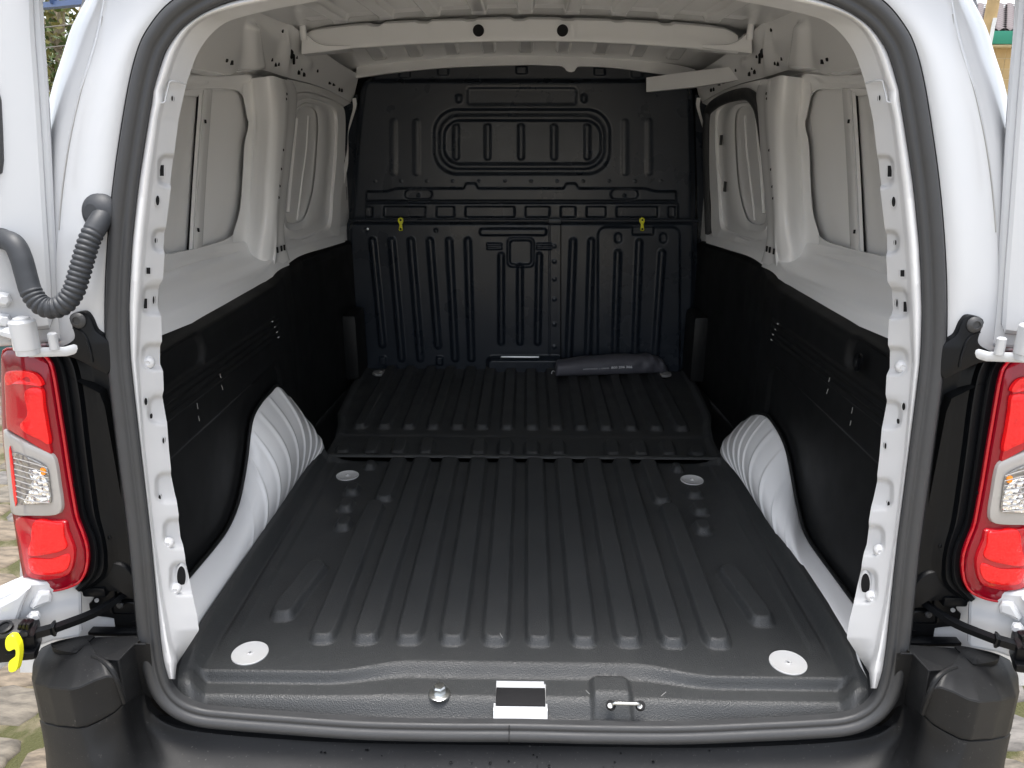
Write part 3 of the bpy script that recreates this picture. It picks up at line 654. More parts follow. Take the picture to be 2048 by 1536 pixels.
# ------------------------------------------------------------------ lamp housing (black shut-face trim) and tail lamp
lamp_out = [(8, 701), (30, 697), (60, 699), (84, 708), (99, 724), (106, 745), (113, 785), (120, 830), (128, 880), (137, 940), (147, 1000), (154, 1035), (164, 1062), (173, 1090), (175, 1118), (170, 1145), (157, 1165), (130, 1177), (100, 1182), (72, 1179), (54, 1168), (47, 1140), (40, 1100), (32, 1050), (24, 1000), (17, 950), (11, 900), (7, 850), (5, 790), (5, 740)]
lampd = -.012
RA = [(90, 702), (108, 735), (120, 800), (131, 880), (143, 960), (155, 1030), (172, 1075), (180, 1110), (174, 1150), (150, 1178)]
RB = [(112, 700), (128, 735), (140, 800), (150, 880), (161, 960), (172, 1030), (190, 1075), (196, 1110), (190, 1150), (158, 1184)]
RC = [(138, 706), (152, 740), (163, 800), (172, 880), (182, 960), (192, 1030), (204, 1075), (209, 1112), (204, 1150), (166, 1180)]
RD = [(170, 690), (186, 735), (198, 800), (208, 880), (218, 960), (228, 1030), (236, 1075), (240, 1112), (236, 1150), (200, 1182)]
RE = [(216, 680), (222, 735), (232, 800), (240, 880), (250, 960), (258, 1030), (264, 1075), (268, 1112), (270, 1150), (262, 1184)]
for fl in (False, True):
    n_ = 80
    rs = [PR(cr(RA, n_), .03), PR(cr(RA, n_), -.004), PR(mixp(cr(RA, n_), cr(RB, n_), .7), -.006), PR(cr(RB, n_), -.002), PR(mixp(cr(RB, n_), cr(RC, n_), .15), .004), PR(mixp(cr(RB, n_), cr(RC, n_), .85), .003), PR(cr(RC, n_), .008), PR(mixp(cr(RC, n_), cr(RD, n_), .2), .016), PR(mixp(cr(RC, n_), cr(RD, n_), .6), .022), PR(mixp(cr(RC, n_), cr(RD, n_), .9), .026), PR(cr(RE, n_), .028), PR(cr(RE, n_) + A((22, 0)), .032)]
    ho = grid('lamp_housing', loft(rs, 70, 'lin'), TRIM, van, ang=40, flip=fl)
    # top web and tab with bolt
    webO = cr([(92, 704), (112, 698), (150, 678), (147, 650), (141, 632), (152, 624), (172, 622), (184, 636), (194, 660), (214, 676), (222, 690), (222, 745), (190, 735), (150, 716), (118, 712)], 70, closed=True)
    pillow('housing_web', PR(webO, -.010), NR, TRIM, ho, skirt=.03, prof=((1, 0), (.97, .004), (.9, .005), (0, .004)), flip=fl)
    bp_ = one(PR, (157, 641), -.0155)
    lathe('bolt', ((.012, 0), (.012, .002), (.0095, .005), (.006, .0065), (.0055, .0045), (.0005, .0045)), bp_, NR, RUBBER, ho, 20, flip=fl)
    tube('web_ridge', cr(PR([(146, 655), (160, 662), (172, 676), (180, 700), (184, 725)], -.0155), 20), .002, TRIM, ho, 6, flip=fl)
    bt = cr([(150, 1178), (200, 1178), (262, 1180), (276, 1200), (276, 1150), (240, 1120), (180, 1130)], 40, closed=True)
    pillow('housing_base', PR(bt, .030), NR, TRIM, ho, skirt=.02, flip=fl)
    for p_, o_ in (((148, 970), -.004), ((196, 1055), .008), ((219, 1075), .020)):
        lathe('water_drop', ((.0035, 0), (.003, .0015), (.0012, .0022), (.0003, .0023)), one(PR, p_, o_), NR, TRIM, ho, 10, flip=fl)
    # lamp
    LO = cr(lamp_out, 110, closed=True); cen = one(PR, (85, 940), -.03)
    Lp = PR(LO, lampd + .02 * sstep(60, 0, LO[:, 0]))
    lamp = pillow('tail_lamp', Lp, NR, REDDARK, van, skirt=.07, prof=((1, 0), (.985, .005), (.95, .008), (.8, .0095), (.5, .010), (0, .010)), flip=fl, cen=one(PR, (85, 940), lampd))
    def lens(nm, pts, m, h0, hh, sk=.006, k=60, soft=None):
        O = cr(pts, k, closed=True)
        return pillow(nm, PR(O, lampd - h0 + .02 * sstep(60, 0, O[:, 0])), NR, m, lamp, skirt=sk, prof=soft or ((1, 0), (.98, hh * .6), (.93, hh * .9), (.6, hh), (0, hh)), flip=fl)
    lens('red_lens', [(12, 748), (40, 744), (70, 750), (82, 765), (88, 800), (95, 850), (102, 895), (104, 908), (80, 896), (50, 878), (22, 862), (14, 855), (11, 800)], REDMID, .013, .003)
    lens('red_band', [(12, 745), (40, 741), (66, 746), (80, 758), (84, 772), (60, 770), (30, 768), (12, 770)], REDLENS, .0165, .002)
    lens('red_reflector', [(50, 782), (82, 778), (88, 812), (94, 850), (99, 888), (80, 880), (52, 866), (40, 850), (55, 828)], REDLENS, .0165, .002)
    lens('frosted_lens', [(9, 858), (26, 868), (60, 886), (96, 902), (110, 912), (116, 930), (122, 970), (127, 1005), (125, 1022), (112, 1030), (70, 1031), (28, 1028), (22, 1005), (14, 930)], FROST, .012, .006)
    lens('reversing_reflector', [(24, 906), (56, 915), (86, 930), (96, 944), (100, 978), (102, 1004), (90, 1009), (60, 1009), (36, 1007), (30, 980), (26, 940)], SMOKE, .019, .0006, sk=.002)
    lens('chrome_facets', [(58, 940), (84, 947), (96, 972), (99, 1001), (82, 1006), (48, 1006), (58, 985), (64, 960)], CHROME, .0202, .001, sk=.001)
    lens('orange_bulb', [(82, 936), (91, 939), (91, 949), (83, 948)], ORANGE, .0205, .002, sk=.001, k=16)
    for k in range(8):
        ya = 916 + k * 11; sl_ = PR([(27 + k * .8, ya), (60, ya + 9), (95 + k * .6, ya + 20 - k)], lampd - .0225)
        tube('lens_rib', cr(sl_, 10), .0009, FROST, lamp, 6, flip=fl)
    lens('red_edge', [(18, 900), (23, 905), (34, 1000), (29, 1004)], REDLENS, .0195, .001, sk=.001, k=20)
    lens('lower_red_lens', [(32, 1038), (70, 1038), (112, 1040), (132, 1042), (137, 1062), (148, 1092), (150, 1112), (144, 1140), (128, 1154), (90, 1160), (60, 1154), (50, 1135), (42, 1090)], REDMID, .013, .003)
    lens('lower_red_reflector', [(70, 1042), (110, 1044), (126, 1048), (129, 1072), (133, 1096), (100, 1108), (58, 1110), (62, 1080)], REDLENS, .0168, .002)
    lens('lower_red_band', [(60, 1117), (100, 1118), (134, 1108), (141, 1118), (136, 1136), (122, 1146), (90, 1150), (66, 1146), (58, 1130)], REDLENS, .0162, .0015)
    tube('lamp_rim', PR(LO, lampd - .004 + .02 * sstep(60, 0, LO[:, 0])), .0022, REDMID, lamp, 8, flip=fl, closed=True)

# ------------------------------------------------------------------ rear doors, standing open
def PD(pts, off=0.): # door plane: hinge line at the body corner, swung outwards
    n = A((.62, -.785, .12 * .785)); n /= np.linalg.norm(n)
    h = one(PR, (118, 560), .02)
    return onplane(pts, n, n @ h + np.asarray(off, float))
ND = A((.62, -.785, .094)); ND /= np.linalg.norm(ND)
def slab(nm, O, off, th, m, par, fl, bev=.006):
    O3 = PD(O, off); c = O3.mean(0); n = len(O3)
    t = np.roll(O3, -1, 0) - np.roll(O3, 1, 0); t /= np.linalg.norm(t, axis=1, keepdims=True); inn = np.cross(ND, t)
    if np.mean(np.sum(inn * (c - O3), 1)) < 0: inn = -inn
    rings = [O3 - ND * th, O3 - ND * bev, O3 - ND * bev * .3 + inn * bev * .3, O3 + inn * bev]
    V = np.concatenate(rings); Fc = gfaces(4, n, False, True).tolist() + [list(range(3 * n, 4 * n)), list(range(n))]
    return mk(nm, V, Fc, m, par, True, 30, fl)
for fl in (False, True):
    edge_up = [(84, -60), (87, 0), (92, 90), (99, 180), (105, 290), (111, 420), (117, 530), (123, 620), (128, 668), (124, 684)]
    O = edge_up + [(60, 690), (0, 694), (-120, 700), (-120, 1160), (0, 1190), (30, 1176), (60, 1164), (120, 1160), (162, 1158), (165, 1200), (166, 1262), (158, 1275), (110, 1283), (60, 1300), (0, 1342), (-120, 1420), (-420, 1420), (-420, -60)]
    dr = slab('rear_door', A(O), 0, .035, PAINT_DIM, van, fl)
    dr['label'] = 'white rear door swung open, inner face'
    # raised inner pressing along the hinge edge
    sl2 = slab('door_inner_pressing', A([(-40, -60), (66, -60), (72, 60), (82, 200), (90, 330), (97, 450), (104, 560), (108, 640), (100, 660), (-40, 668)]), .010, .012, PAINT_DIM, dr, fl, .008)
    wf = slab('door_window_seal', A([(-60, 120), (-4, 170), (4, 200), (7, 260), (9, 320), (6, 345), (-4, 352), (-60, 352)]), .016, .01, RUBBER, dr, fl, .006)
    slab('door_lower_pressing', A([(-100, 1215), (0, 1208), (30, 1192), (62, 1176), (46, 1215), (34, 1252), (-20, 1300), (-100, 1340)]), .012, .012, PAINT_DIM, dr, fl, .006)
    slab('door_lower_rib', A([(60, 1215), (78, 1186), (100, 1183), (106, 1192), (104, 1206), (84, 1214), (66, 1222)]), .010, .01, PAINT_DIM, dr, fl, .006)
    lathe('hinge_bolt', ((.010, 0), (.010, .003), (.0072, .004), (.0072, .010), (.005, .0115), (.0005, .0115)), one(PD, (68, 1232), .010), ND, PAINT_DIM, dr, 6, flip=fl, ang=25)
    # upper hinge
    hp = one(PR, (48, 664), -.045)
    hg = lathe('door_hinge', ((.0165, -.034), (.0165, -.026), (.0185, -.025), (.0185, .016), (.017, .018), (.012, .019), (.0115, .022), (.006, .024), (.0005, .024)), hp, (0, -.0, 1), PAINT_DIM, van, 24, flip=fl)
    tube('hinge_arm', [hp + A((0, 0, -.004)), hp + A((-.03, .006, .0)), hp + A((-.07, .012, .008))], [.017, .014, .016], PAINT_DIM, hg, 10, sq=(.7, 1.1), flip=fl, ref=(0, 1, 0))
    tube('hinge_arm', [hp + A((0, .0, -.032)), hp + A((.045, .02, -.036)), hp + A((.085, .045, -.028)), hp + A((.10, .05, -.022))], .0042, PAINT_DIM, hg, 8, sq=(1.8, .6), flip=fl, ref=(0, 1, 0))
    lathe('hinge_pin', ((.007, -.012), (.007, .012), (.005, .014), (.0005, .014)), hp + A((.034, .012, -.018)), (0, 0, 1), PAINT_DIM, hg, 14, flip=fl)
    for dy in (604, 646): lathe('hinge_bolt', ((.013, 0), (.0125, .003), (.0085, .005), (.0085, .013), (.006, .015), (.0005, .015)), one(PD, (6, dy - 5), .012), ND, PAINT_DIM, hg, 6, flip=fl, ang=25)
    # check strap
    bk = cr([(182, 1164), (278, 1162), (280, 1238), (215, 1234), (186, 1228), (178, 1206), (188, 1196)], 40, closed=True)
    ck = pillow('door_check', PR(bk, .046), NR, TRIM, van, skirt=.01, flip=fl, prof=((1, 0), (.96, .003), (0, .003)))
    pillow('check_pocket', PR(rrect(252, 1186, 25, 17, 4), .040), NR, TRIM, ck, skirt=.006, prof=((1, 0), (.85, .001), (.8, -.006), (0, -.006)), flip=fl)
    pillow('check_pocket_void', PR(rrect(253, 1184, 16, 8, 2), .039), NR, DARK, ck, skirt=.004, prof=((1, 0), (0, .0005)), flip=fl)
    pillow('check_tray', PR(rrect(246, 1217, 26, 13, 8), .040), NR, TRIM, ck, skirt=.006, prof=((1, 0), (.85, .001), (.78, -.004), (0, -.004)), flip=fl)
    lathe('bolt', ((.006, 0), (.006, .004), (.004, .006), (.0005, .006)), one(PR, (242, 1209), .036), NR, RUBBER, ck, 12, flip=fl)
    boxm('check_buffer', one(PR, (196, 1176), .03), (.04, .03, .018), TRIM, ck, .004, flip=fl)
    pillow('hole', PR(rrect(193, 1201, 4.5, 4, 3.9), .0415), NR, PAINT_DIM, ck, skirt=.002, prof=((1, 0), (0, .0004)), flip=fl)
    a0, a1, a2 = one(PR, (250, 1186), .038), one(PR, (175, 1232), -.02), one(PR, (108, 1257), -.06)
    tube('check_arm', cr([a0, mixp(a0, a1, .5) + A((0, 0, -.003)), a1, a2], 24), .0085, TRIM, ck, 4, sq=(.8, 1.1), flip=fl, ref=(0, 1, 0), ang=30)
    e0_, e1_ = one(PR, (112, 1256), -.06), one(PR, (60, 1270), -.075)
    tube('check_sleeve', [e0_, mixp(e0_, e1_, .08), mixp(e0_, e1_, .2), e1_], [.0145, .0145, .010, .010], TRIM, ck, 4, sq=(.8, 1.1), flip=fl, ref=(0, 1, 0), ang=30)
    mc = one(PR, (24, 1282), -.075)
    boxm('check_mechanism', mc, (.075, .045, .05), TRIM, ck, .007, rot=(.15, .12, .35), flip=fl)
    boxm('check_mechanism_cap', mc + A((.004, -.006, .027)), (.06, .034, .012), RUBBER, ck, .004, rot=(.15, .12, .35), flip=fl)
    lathe('check_rivet', ((.012, 0), (.012, .004), (.008, .005), (.0075, .003), (.0005, .003)), mc + A((.004, -.012, .033)), (0, -.3, 1), TRIM, ck, 18, flip=fl)
    for k in range(3): boxm('check_clip', one(PR, (44 + k * 8, 1249), -.09), (.005, .014, .012), TRIM, ck, .001, rot=(0, .4, 0), flip=fl)
    boxm('check_foot', one(PR, (46, 1302), -.085), (.04, .03, .012), TRIM, ck, .003, rot=(0, .15, .3), flip=fl)
    dx = 0 if not fl else -26
    hk = A([(10, 1280), (16, 1272), (26, 1272), (33, 1280), (38, 1292), (39, 1310), (36, 1330), (32, 1342), (22, 1346), (17, 1342), (17, 1326), (24, 1318), (31, 1312), (30, 1298), (18, 1302), (11, 1296)]) + A((dx, 0))
    O3 = PR(cr(hk, 60, closed=True), -.112); n_ = len(O3); nn = NR
    V = np.concatenate([O3 - nn * .010, O3 - nn * .002, O3 + (O3.mean(0) - O3) * .04]); 
    mk('release_hook', V, gfaces(3, n_, False, True).tolist() + [list(range(2 * n_, 3 * n_))], YELLOW, ck, True, 30, fl)

# ------------------------------------------------------------------ wiring conduit on one side only
yo = -.035
cp_ = [(-16, 470, -.015), (6, 478, -.03), (28, 488, -.045), (42, 515, -.05), (52, 550, -.052), (62, 583, -.054), (80, 608, -.056), (104, 617, -.056), (128, 608, -.054), (146, 585, -.05), (158, 550, -.045), (168, 515, -.04), (180, 478, -.032), (196, 448, -.02), (212, 424, .0), (228, 408, .02)]
P3 = np.array([one(PR, (a, b), c) for a, b, c in cp_]); P3 = cr(P3, 420)
s_ = np.r_[0, np.cumsum(np.linalg.norm(np.diff(P3, axis=0), axis=1))]; tt = s_ / s_[-1]
i0 = .36; i1 = .83
r_ = np.full(len(P3), .0150)
cor = sstep(i0 - .01, i0 + .01, tt) * sstep(i1 + .01, i1 - .01, tt)
r_ = r_ * (1 - .0 * cor) + cor * (.0030 * np.abs(np.sin(s_ / .0078 * math.pi)) ** .7 - .0022)
r_ += .004 * sstep(.10, .0, tt) + .005 * sstep(.90, 1.0, tt)
cdt = tube('wiring_conduit', P3, r_, CONDUIT, van, 24, ang=0)
cdt['label'] = 'ribbed grey rubber wiring conduit between body and door'
for p_, o_ in (((0, 478), -.008), ((204, 425), .004)):
    lathe('conduit_collar', ((.030, -.008), (.030, .004), (.026, .012), (.018, .02), (.012, .022)), one(PR, p_, o_), NR + A((.5 if p_[0] < 100 else -.25, 0, 0)), CONDUIT, cdt, 28)

# ------------------------------------------------------------------ bumper
def strip(nm, rails, m=BUMPER, fl=False, par=None, k=None, kind='lin', ang=35):
    return grid(nm, loft(rails, k or (len(rails) - 1) * 6 + 1, kind), m, par or van, ang=ang, flip=fl)
def PYv(rows):
    r = A(rows); return onplane(r[:, :2], (0, 1, 0), r[:, 2])
def patch(nm, c, m, par, fl, k=8):
    c = PYv(c); u = np.linspace(0, 1, k)[:, None, None]; v = np.linspace(0, 1, k)[None, :, None]
    return grid(nm, c[0] * (1 - u) * (1 - v) + c[1] * u * (1 - v) + c[2] * u * v + c[3] * (1 - u) * v, m, par, flip=fl)
for fl in (False, True):
    n_ = 60
    Bk = lin(PYv([(74, 1312, .03), (84, 1298, .04), (104, 1288, .045), (136, 1281, .046), (165, 1276, .045), (178, 1286, .03), (188, 1302, .008), (197, 1317, -.018)]), n_)
    Ft = lin(PYv([(64, 1352, .0), (70, 1364, -.025), (98, 1371, -.048), (140, 1376, -.062), (160, 1372, -.060), (190, 1358, -.052), (214, 1350, -.046), (229, 1352, -.042)]), n_)
    Sm = lin(PYv([(80, 1436, -.012), (88, 1444, -.035), (116, 1451, -.056), (156, 1454.5, -.068), (174, 1451.5, -.066), (204, 1437, -.056), (230, 1422, -.046), (247, 1406, -.036)]), n_)
    b0 = grid('bumper_corner', loft([Bk + A((0, .0, -.06)), Bk + A((0, 0, -.004)), Bk * .94 + Ft * .06 + A((0, 0, .003)), Bk * .5 + Ft * .5 + A((0, -.002, .006)), Bk * .05 + Ft * .95 + A((0, 0, .001)), Ft * .97 + Sm * .03 + A((0, -.0015, 0)), Ft * .9 + Sm * .1 + A((0, -.002, 0)), Ft * .4 + Sm * .6 + A((0, -.001, 0)), Sm, Sm + A((0, .010, -.001))], 100), BUMPER, van, ang=70, flip=fl)
    b0['label'] = 'raised black bumper corner block'
    patch('bumper_shelf', [(163, 1276, .046), (296, 1270, .046), (268, 1289, .02), (197, 1318, -.018)], BUMPER, b0, fl)
    patch('bumper_shelf', [(197, 1318, -.018), (268, 1289, .02), (252, 1305, .0), (237, 1321.5, -.02)], BUMPER, b0, fl)
    patch('bumper_inner_face', [(194, 1316, -.017), (237, 1321, -.020), (250, 1404, -.034), (226, 1350, -.043)], BUMPER, b0, fl)
    patch('bumper_inner_face', [(237, 1321, -.020), (268, 1288, .02), (285, 1386, .034), (250, 1404, -.034)], BUMPER, b0, fl)
    patch('bumper_inner_face', [(268, 1288, .02), (300, 1288, .026), (310, 1400, .034), (285, 1386, .034)], BUMPER, b0, fl)
    tube('bumper_edge', cr(PYv([(186, 1312, -.008), (204, 1320, -.023), (222, 1336, -.036), (234, 1362, -.042), (243, 1388, -.040), (248, 1405, -.037)]), 30), .0042, BUMPER, b0, 8, flip=fl)
    tube('bumper_edge', PYv([(205, 1318.5, -.0185), (237, 1321.5, -.0205), (268, 1289, .0195), (292, 1289, .0215)]), .0020, BUMPER, b0, 8, flip=fl)
    tube('bumper_edge', PYv([(237, 1321.5, -.0205), (243, 1360, -.027), (250, 1404, -.0345)]), .0024, BUMPER, b0, 8, flip=fl)
    rz_ = one(PY, (140, 1300), .0)[2]
    pillow('bumper_recess', PYv([(x, y, .045 - (y - 1279) * .0013) for x, y in cr([(104, 1294), (118, 1288), (150, 1281), (176, 1277), (190, 1278), (178, 1290), (160, 1306), (150, 1312), (120, 1307), (106, 1301)], 40, closed=True)]) + A((0, 0, .0065)), (0, -.1, 1), BUMPER, b0, skirt=.012, prof=((1, .0), (.95, -.001), (0, -.001)), flip=fl)
    boxm('bumper_lip', one(PR, (238, 1263), .030), (.10, .018, .008), TRIM, b0, .002, flip=fl)
    lathe('bolt', ((.0105, 0), (.0105, .002), (.008, .004), (.007, .002), (.0005, .003)), one(PR, (283, 1346), .022), NR, TRIM, b0, 16, flip=fl)
q0_ = [(80, 1440, -.010), (88, 1447, -.034), (116, 1454, -.056), (156, 1458, -.068), (174, 1455, -.066), (204, 1441, -.056), (230, 1426, -.046), (247, 1410, -.036), (256, 1403, -.018), (266, 1395, 0), (280, 1386, .028), (290, 1394, .036), (304, 1425, .036), (345, 1452, .035), (420, 1466, .034), (560, 1478, .034), (720, 1486, .034), (1041, 1491, .034)]
q1_ = [(86, 1475, -.02), (96, 1484, -.048), (122, 1492, -.066), (165, 1497, -.078), (185, 1494, -.075), (212, 1483, -.062), (238, 1467, -.048), (254, 1454, -.034), (263, 1446, -.016), (272, 1442, .002), (284, 1448, .014), (298, 1463, .018), (322, 1479, .019), (362, 1490, .019), (440, 1498, .018), (580, 1508, .017), (740, 1514, .016), (1041, 1519, .015)]
q2_ = [(92, 1520, -.025), (103, 1532, -.056), (130, 1542, -.076), (175, 1548, -.090), (200, 1546, -.088), (228, 1542, -.076), (255, 1538, -.060), (270, 1535, -.050), (282, 1534, -.042), (296, 1535, -.034), (312, 1538, -.028), (330, 1542, -.024), (355, 1546, -.022), (400, 1550, -.020), (480, 1556, -.019), (620, 1562, -.018), (780, 1568, -.018), (1041, 1572, -.018)]
rl_ = [cr(PYv(q), 160, by='par') for q in (q0_, q1_, q2_)]
for r in rl_: r[-1, 0] = 0
r3 = rl_[2] * A((.985, 1, 1)); r3[:, 2] -= np.interp(np.linspace(0, 1, 160), [0, .3, .6, 1], [.06, .05, .012, .010]); r3[:, 1] = r3[:, 1] * .6 + -.115 * .4
r4 = r3.copy(); r4[:, 1] = np.minimum(r4[:, 1] - .02, -.10); r4[:, 2] = np.minimum(r4[:, 2] - .06, -.20)
r5 = r4 + A((0, .03, -.22))
lead = rl_[0] + A((0, .012, .002))
Lh = loft([lead, rl_[0], rl_[0] * .94 + rl_[1] * .06 + A((0, -.001, 0)), rl_[1], rl_[2], r3, r4, r5], 80)
Rh = Lh[:, ::-1] * A((-1, 1, 1))
st = grid('bumper_step', np.concatenate([Lh, Rh[:, 1:]], 1), BUMPER, van, ang=70)
st['label'] = 'black plastic bumper step under the load sill'
pr_ = A([(.034, -.082), (.015, -.098), (-.018, -.112)])[::-1]
for k in range(26):
    x = rng.uniform(-.5, .6); yv = rng.uniform(-.01, .03); r = rng.uniform(.0010, .0026)
    lathe('water_drop', ((r, 0), (r * .8, r * .4), (r * .3, r * .6), (r * .05, r * .62)), (x, yv, np.interp(yv, pr_[:, 0], pr_[:, 1])), (0, 0, 1), TRIM, st, 10)
grid('sill_apron', np.stack(np.meshgrid(np.linspace(-.64, .64, 20), [0., 1.], indexing='ij') + [np.zeros((20, 2))], -1) * 0 + np.stack([np.broadcast_to(np.linspace(-.66, .66, 20)[:, None], (20, 2)), np.broadcast_to([.036, .05], (20, 2)), np.broadcast_to([-.035, -.16], (20, 2))], -1), TRIM, van)
for fl in (False, True):
    g_ = A([[(215, 1150), (330, 1150)], [(230, 1250), (335, 1250)], [(240, 1330), (340, 1340)], [(250, 1400), (350, 1400)], [(260, 1460), (420, 1450)], [(270, 1500), (480, 1475)]]).reshape(-1, 2)
    pf = PR(g_, .05).reshape(6, 2, 3); grid('seal_flange', pf, TRIM, van, flip=fl)

# ------------------------------------------------------------------ wheel arch, side liner, side wall (built once, mirrored)
n_ = 420
archO = [(352, 1196), (372, 1166), (400, 1132), (430, 1096), (456, 1060), (476, 1015), (488, 965), (496, 915), (501, 870), (508, 835), (524, 806), (542, 786), (557, 772), (575, 790), (590, 815), (606, 846), (617, 874), (624, 900), (629, 916)]
archI = [(345, 1345), (372, 1296), (398, 1252), (424, 1212), (450, 1174), (476, 1137), (500, 1104), (521, 1073), (540, 1045), (556, 1021), (570, 1000), (582, 982), (592, 967), (600, 955), (608, 943), (614, 934), (619, 927), (624, 920), (629, 917)]
archO2 = [(1712, 1214), (1698, 1196), (1666, 1152), (1625, 1096), (1606, 1061), (1594, 1017), (1587, 983), (1581, 949), (1572, 905), (1559, 871), (1541, 842), (1530, 832), (1519, 828), (1507, 829), (1492, 838), (1476, 854), (1465, 875), (1460, 897), (1458, 920)]
archI2 = [(1738, 1362), (1708, 1312), (1675, 1260), (1648, 1216), (1622, 1174), (1600, 1139), (1580, 1110), (1560, 1082), (1541, 1055), (1526, 1032), (1512, 1012), (1502, 997), (1494, 986), (1486, 974), (1479, 963), (1473, 954), (1468, 946), (1463, 938), (1459, 930)]
def arch(aO, aI, side, N):
    O_ = PX(cr(aO, n_, by='par'), side * .668); I_ = PZ(cr(aI, n_, by='par'), .022)
    I_[:, 0] = side * np.clip(np.abs(I_[:, 0]), .606, .642)
    tq = np.linspace(0, 1, n_); m_ = 60; AG = np.zeros((m_, n_, 3))
    amp = .014 + .030 * sstep(.30, .55, tq) * sstep(1.0, .9, tq)
    env = sstep(.31, .37, tq) * sstep(.99, .96, tq)
    for i in range(m_):
        v = i / (m_ - 1); bulge = math.sin(math.pi * v ** .8); AG[i] = I_ * (1 - v) + O_ * v
        fr_ = ((tq - .30) * N + .15 * v) % 1
        rdg = np.exp(-((fr_ - .5) / .10) ** 2) * sstep(0, .10, v) * sstep(1.0, .95, v) * env
        d = bulge * amp + .0042 * rdg * (1 - .4 * v)
        AG[i] += np.stack([-side * d, 0 * tq, d * .55], 1)
    return AG
ARCH = {False: (arch(archO, archI, -1, 15), archO, -1), True: (arch(archO2, archI2, 1, 15), archO2, 1)}
Ltop = [(318, 656), (360, 640), (400, 624), (440, 604), (467, 591), (500, 575), (525, 561), (539, 548), (548, 536), (560, 527), (577, 520)]
for fl in (False, True):
    AGs, aO_, sd_ = ARCH[fl]
    wa = grid('wheel_arch', AGs, PAINT_LIFT, van, ang=0)
    wa['label'] = 'white ribbed inner wheel arch'
    rim = cr(aO_, 120); tube('arch_rim', PX(rim, sd_ * .664) + A((sd_ * .003, 0, .002)), .0045, LINER, wa, 10)
    # black liner: sheet in (Y, z)
    ny_, nz_ = 260, 170
    Yl = np.linspace(.10, 1.99, ny_)
    ztop = np.interp(Yl, [.1, .4, .9, 1.0, 1.05, 1.12, 1.2, 1.9, 2.0], [.566, .566, .560, .560, .565, .572, .572, .545, .540])
    v = np.linspace(0, 1, nz_)
    Yg = np.broadcast_to(Yl[:, None], (ny_, nz_)).copy(); Zg = -.015 + (ztop[:, None] + .015) * v[None]
    xb = np.interp(Yl, [.1, .3, 1.0, 1.08, 1.22, 1.4, 1.99], [.668, .672, .672, .675, .700, .712, .675])
    Xl = np.broadcast_to(xb[:, None], (ny_, nz_)).copy()
    dtop = ztop[:, None] - Zg
    Xl += .040 * np.clip((.024 - dtop) / .024, 0, 1) + .004 * sstep(.05, .024, dtop)
    for zc in (.462, .446, .430, .414):
        Xl -= .005 * sstep(.0045, .0015, np.abs(Zg - zc + .02 * (Yg - .6))) * sstep(.22, .26, Yg) * sstep(.99, .97, Yg)
    Xl += .012 * sstep(.006, -.004, sd_box(Yg, Zg, .34, .505, .16, .034, .032))
    Xl += .008 * sstep(.004, -.004, sd_box(Yg, Zg, .60, .18, .36, .16, .05))
    gl = grid('side_liner', np.stack([-Xl, Yg, Zg], -1), LINER, van, ang=0, flip=fl)
    gl['label'] = 'black plastic liner covering the lower side wall'
    cap_ = np.stack([np.stack([-Xl[:, -1] + 0, Yl, ztop], 1), np.stack([-Xl[:, -1] - .02, Yl, ztop + .003], 1), np.stack([-Xl[:, -1] - .04, Yl, ztop - .01], 1)])
    grid('liner_lip', cap_, LINER, gl, flip=fl)
    if fl:
        lathe('liner_socket', ((.018, -.002), (.018, .003), (.012, .001), (.008, -.004), (.0005, -.004)), (-.664, .42, .505), (1, 0, .1), TRIM, gl, 24, flip=True)
    boxm('liner_box', (-.675, 1.845, .145), (.075, .17, .26), LINER, gl, .02, flip=fl)
    # scuffs
    for k, (a_, b_) in enumerate((((440, 748), (442, 756)), ((443, 770), (446, 780)), ((394, 806), (396, 818)), ((397, 832), (399, 842)))):
        tube('scuff', [PX([a_], -.6655)[0], PX([b_], -.6655)[0]], .0008, GREYM, gl, 4, flip=fl)
    for p_ in ((544.5, 643), (549, 654), (553.5, 664), (557, 674.5)): boxm('liner_clip', PX([p_], -.668)[0], (.003, .008, .003), DISC, gl, .0005, flip=fl)

    # ---- outer skin seen through the window blanks
    ys_ = np.linspace(.47, 1.5, 30); zs_ = np.linspace(.45, 1.12, 24)
    Gs = np.zeros((30, 24, 3)); Gs[..., 1] = ys_[:, None]; Gs[..., 2] = zs_[None]; Gs[..., 0] = -(.812 - .012 * (zs_[None] - .55))
    grid('outer_skin', Gs, PAINT_LIFT, van, flip=fl)
    zq = np.linspace(.50, 1.14, 20); qg = np.zeros((5, 20, 3))
    for i, (yv, xv) in enumerate(((.20, .655), (.27, .705), (.36, .765), (.48, .800), (.62, .803))): qg[i, :, 0] = -(xv - .10 * np.clip(zq - .95, 0, 1)); qg[i, :, 1] = yv + .05 * np.clip(zq - .6, 0, 1); qg[i, :, 2] = zq
    grid('quarter_panel', qg, PAINT_LIFT, van, flip=fl)
    # ---- window ring 1
    hole = [(336, 196), (352, 186), (376, 180), (410, 178), (450, 178), (475, 182), (486, 196), (490, 218), (493, 236), (497, 246), (496, 262), (491, 274), (488, 300), (486, 330), (485, 352), (486, 364), (484, 380), (481, 400), (479, 425), (474, 450), (465, 469), (448, 480), (420, 489), (390, 497), (360, 503), (335, 507), (328, 490), (326, 420), (328, 340), (331, 260)]
    H = cr(hole, 150, closed=True)
    Hc = A((415, 340))
    outer = []
    OUT = A([(330, 168), (345, 160), (372, 152), (410, 152), (450, 153), (500, 150), (516, 170), (518, 200), (518, 225), (518, 245), (517, 262), (516, 280), (515, 300), (513, 330), (512, 352), (511, 366), (510, 382), (508, 402), (506, 430), (504, 462), (500, 492), (474, 505), (440, 513), (400, 522), (360, 534), (325, 543), (312, 500), (310, 420), (312, 340), (318, 250)])
